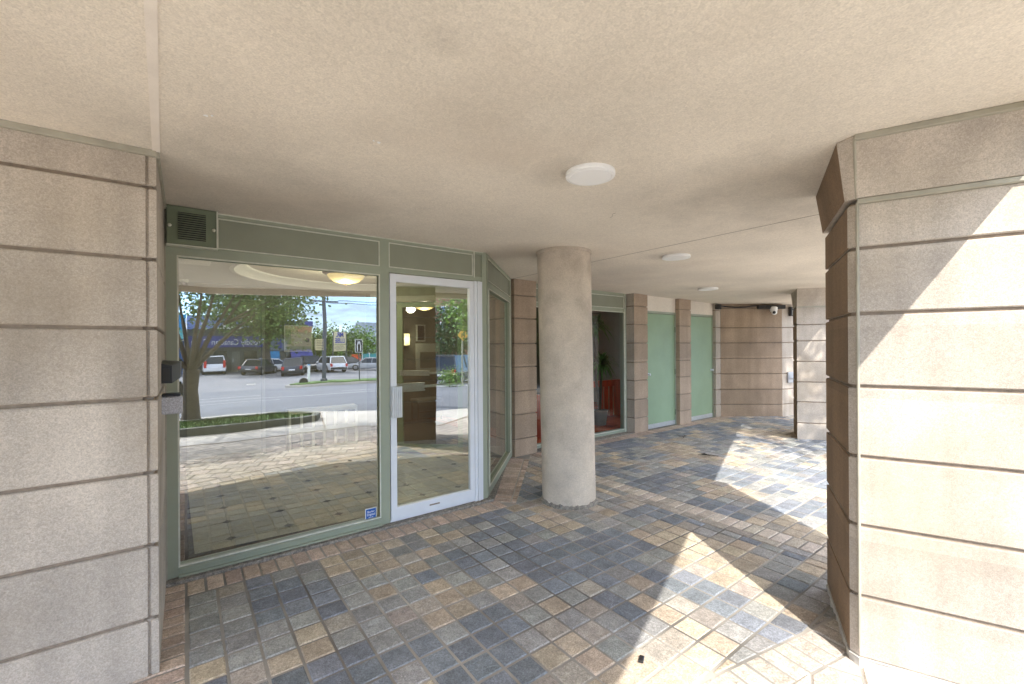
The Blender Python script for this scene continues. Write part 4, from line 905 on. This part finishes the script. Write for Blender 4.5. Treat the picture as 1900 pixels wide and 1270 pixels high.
dd = MB().box(4.1,4.85,-48.33,-48.22,-1.15,1.0,'int_wall').build('door', b); MB().box(4.2,4.25,-48.22,-48.18,-.2,.2,'alu').build('handle', dd)
b = thing('dark_shop', 'navy and brown shop with a blue panel beside the corner shop', 'shop')
MB().box(7.45,11.9,-60,-48.2,g0,4.4,'storewall').build('wall', b)
MB().box(7.4,12.0,-48.4,-47.9,3.95,4.5,'bluesignband').build('parapet', b)
MB().box(9.4,11.95,-48.3,-48.0,3.3,3.95,'redbrick').build('brick_band', b)
sg = MB().box(7.6,9.35,-48.25,-48.05,1.1,2.5,'greyroof').build('sign_panel', b)
text('sign_text', 'E', 1.35, 'bluesignband', (8.55,-48.03,1.8), R(180), sg, .02, bold=.03)
MB().box(7.7,8.6,-48.22,-48.1,-.25,1.05,'cyan').build('poster_panel', b)
for u in (9.2,10.5): MB().box(u,u+1.0,-48.22,-48.12,-1.0,1.0,'carglass').build('window', b)
aw = MB(); aw.rings([[(9.6,-47.2,.35),(11.9,-47.2,.35),(11.9,-48.2,1.1),(9.6,-48.2,1.1)],[(9.6,-47.2,.45),(11.9,-47.2,.45),(11.9,-48.2,1.2),(9.6,-48.2,1.2)]],'bluesignband'); aw.build('awning', b)
b = thing('blue_shop', 'deep blue shop front at the left end across the road', 'shop')
MB().box(-12,.0,-60,-47,g0,3.3,'bluewall').build('wall', b); MB().box(-12.05,.05,-47.2,-46.7,3.3,4.8,'cyan').build('fascia', b)
mb = MB(); mb.rings([[(-3,-45.2,2.3),(0,-45.2,2.3),(0,-46.7,3.2),(-3,-46.7,3.2)],[(-3,-45.2,2.38),(0,-45.2,2.38),(0,-46.7,3.28),(-3,-46.7,3.28)]],'teal'); mb.build('awning', b)
b = thing('grey_house', 'grey house with steep roof at the right beyond the parking trees', 'house')
MB().box(21.6,30,-70,-60,g0,1.9,'greywall').build('wall', b)
mb = MB(); mb.rings([[(21.2,-59.6,1.9),(30.4,-59.6,1.9),(30.4,-65,5.6),(21.2+1.5,-65,5.6)],[(21.2,-70.4,1.9),(30.4,-70.4,1.9),(30.4,-65.1,5.6),(22.7,-65.1,5.6)]],'greyroof'); mb.build('roof', b)
for u in (22.1,23.5,25): MB().box(u,u+.6,-59.98,-59.9,.3,1.1,'window_far').build('window', b)
b = thing('apartment_block', 'red brick apartment block with white framed windows beyond the tree', 'apartment block')
MB().box(36,52,-84,-70,g0,14,'brick_facade').build('wall', b)
for i in range(5):
    for j in range(4):
        f = MB().box(37.4+i*2.9,39.2+i*2.9,-70.0,-69.9,1.6+j*3.1,3.1+j*3.1,'white').build('window', b); MB().box(37.55+i*2.9,39.05+i*2.9,-69.9,-69.86,1.75+j*3.1,2.95+j*3.1,'window_far').build('pane', f)
# barrier, fence
fe = thing('teal_fence', 'teal panelled fence beside the orange barriers', 'fence')
for k in range(5): MB().box(18.6+k*.95,19.45+k*.95,-50.1,-50.0,g0,.55,'teal',.01).build('panel', fe)
for k in range(6): MB().box(18.5+k*.95,18.6+k*.95,-50.15,-49.98,g0,.7,'white').build('post', fe)
for u, lab in ((17.1,'orange barrier panel left of the teal fence'),(23.5,'orange barrier panel at the right end of the teal fence')):
    t = thing('barrier', lab, 'barrier', 'orange barriers'); MB().box(u,u+1.2,-50.05,-49.95,-.95,.45,'orange',.02).build('panel', t); MB().box(u+.1,u+.2,-50.3,-49.7,g0+.1,-.95,'dark').build('foot', t); MB().box(u+1.0,u+1.1,-50.3,-49.7,g0+.1,-.95,'dark').build('foot', t)
# signs
t = thing('pylon_sign', 'cream pylon sign with blue capital lettering in the parking area', 'sign')
MB().box(13.25,14.75,-44.1,-43.95,1.75,3.2,'cream',.02).build('sign_face', t); sf2 = MB().box(13.25,14.75,-44.1,-43.95,.98,1.70,'cream',.02).build('lower_face', t)
for u in (13.22,14.72): MB().box(u,u+.07,-44.15,-43.92,-1.15,3.25,'pole').build('post', t)
text('sign_text','MR.',.78,'navy_text',(14.0,-43.94,2.84),R(180),t,.01,sx=.72,bold=.02); text('sign_text','LUBE',.74,'navy_text',(14.0,-43.94,2.16),R(180),t,.01,sx=.66,bold=.02)
for k, (s_, sz) in enumerate((('DRIVE THRU',.17),('OIL & SERVICE',.19),('OPEN 7 DAYS',.13))): text('small_text',s_,sz,'dark',(14,-43.94,1.55-k*.2),R(180),sf2,.005)
t = thing('board_sign', 'small cream board sign of text lines beside the utility pole', 'sign')
MB().box(11.6,12.5,-45.05,-44.95,1.15,2.4,'cream').build('sign_face', t)
mb = MB()
for k in range(6): mb.box(11.7,12.4,-44.95,-44.93,1.28+k*.19,1.34+k*.19,'dark')
mb.build('text_lines', t)
MB().box(11.62,11.7,-45.1,-45.05,-1.15,2.3,'pole').build('post', t); MB().box(12.4,12.48,-45.1,-45.05,-1.15,2.3,'pole').build('post', t)
t = thing('lane_sign', 'white turn lane sign with two black arrows on a thin post', 'road sign')
zv = Z(-21); MB().box(8.70,9.14,-21.0,-20.97,1.12,1.96,'white',.004).build('sign_plate', t)
MB().box(8.72,9.12,-20.972,-20.962,1.15,1.93,'black').build('sign_ground', t)
mb = MB()
for u0, s_ in ((8.83,1),(9.02,-1)):
    mb.box(u0-.022,u0+.022,-20.962,-20.955,1.2,1.6,'white')
    mb.rings([[(u0-.022,-20.962,1.58),(u0+.022,-20.962,1.56),(u0+.022+s_*.05,-20.962,1.72),(u0-.022+s_*.05,-20.962,1.74)],[(u0-.022,-20.955,1.58),(u0+.022,-20.955,1.56),(u0+.022+s_*.05,-20.955,1.72),(u0-.022+s_*.05,-20.955,1.74)]],'white')
    mb.rings([[(u0-.05+s_*.05,-20.962,1.7),(u0+.05+s_*.05,-20.962,1.7),(u0+s_*.06,-20.962,1.87)],[(u0-.05+s_*.05,-20.955,1.7),(u0+.05+s_*.05,-20.955,1.7),(u0+s_*.06,-20.955,1.87)]],'white')
mb.build('sign_arrow', t); MB().tube([(8.92,-21.02,zv),(8.92,-21.02,1.9)],.035,'pole',10).build('post', t)
t = thing('warning_sign', 'yellow diamond warning sign on a grey post reflected in the door', 'road sign')
zd = Z(-12); mb = MB(); c_ = (11.2,-12.0,2.06); s_ = .30
mb.rings([[(c_[0]+a*s_,-12.0,c_[2]+b_*s_) for a, b_ in ((-1,0),(0,-1),(1,0),(0,1))],[(c_[0]+a*s_,-11.98,c_[2]+b_*s_) for a, b_ in ((-1,0),(0,-1),(1,0),(0,1))]],'yellow'); mb.build('sign_plate', t)
mb = MB(); mb.box(11.12,11.155,-11.98,-11.972,1.94,2.16,'black'); mb.box(11.25,11.285,-11.98,-11.972,1.94,2.16,'black'); mb.build('sign_symbol', t); MB().tube([(11.2,-12.05,zd),(11.2,-12.05,2.3)],.035,'bead',10).build('post', t)
# utility pole and wires
t = thing('utility_pole', 'tall dark utility pole with crossarm on the far verge', 'utility pole')
zp = Z(-21.3); MB().tube([(6.85,-21.3,zp),(6.85,-21.3,11)],[.13,.09],'pole',12).build('shaft', t, True); MB().box(6.0,7.7,-21.36,-21.24,4.28,4.36,'pole').build('crossarm', t)
MB().lathe((6.85,-21.3),[(.2,zp),(.2,zp+.3),(.14,zp+.34)],'pole',14).build('base', t, True)
for k, (u0, z0, u1, v1, z1) in enumerate(((6.0,4.4,-40,-30,5.2),(7.7,4.4,60,-24,4.8),(7.0,4.25,60,-24,4.6),(6.6,4.4,9.0,-60,5.6))):
    pts = [(u0+(u1-u0)*s,-21.3+(v1+21.3)*s,z0+(z1-z0)*s-.9*4*s*(1-s)*.25) for s in [i/14 for i in range(15)]]
    tag(MB().tube(pts,.018,'black',5).build('overhead_wire'), ['overhead wire running from the pole to the left','upper overhead wire running from the pole to the right','lower overhead wire running from the pole to the right','overhead wire running from the pole away over the trees'][k], 'wire', 'overhead wires')
t = thing('bollard', 'thin white marker post on the verge end', 'bollard'); zb = Z(-22); MB().tube([(6.14,-22,zb),(6.14,-22,.3)],.07,'white',12).build('post', t, True); MB().tube([(6.14,-22,.3),(6.14,-22,.36)],.075,'cyan',12).build('cap', t, True)
t = thing('hose_reel', 'small round dark reel lying at the verge tip', 'reel')
mb = MB(); x0 = 5.75; mb.rings([[(x0+r*math.cos(a),-21.4+y,Z(-21.4)+.24+r*math.sin(a)) for a in (2*math.pi*k/20 for k in range(20))] for r, y in ((.08,-.06),(.22,-.06),(.22,.06),(.08,.06))],'dark'); mb.build('reel_body', t, True)
MB().box(x0-.05,x0+.05,-21.46,-21.34,Z(-21.4),Z(-21.4)+.2,'dark').build('foot', t)
t = thing('sign_post', 'slim white post at the left across the road', 'post'); MB().box(.0,.06,-20.6,-20.54,Z(-20.6),3.0,'white').build('shaft', t); MB().box(-.02,.08,-20.62,-20.52,Z(-20.6),Z(-20.6)+.15,'concrete').build('foot', t)

mb = MB(); mb.face([(x,y,.0) for x,y in ccw([(-8,8.45),(16,8.45),(16,22),(-8,22)])],'concrete'); struct(mb.build('bounce_slab'))  # unseen pale slab added behind the building to bounce light into the sitting room
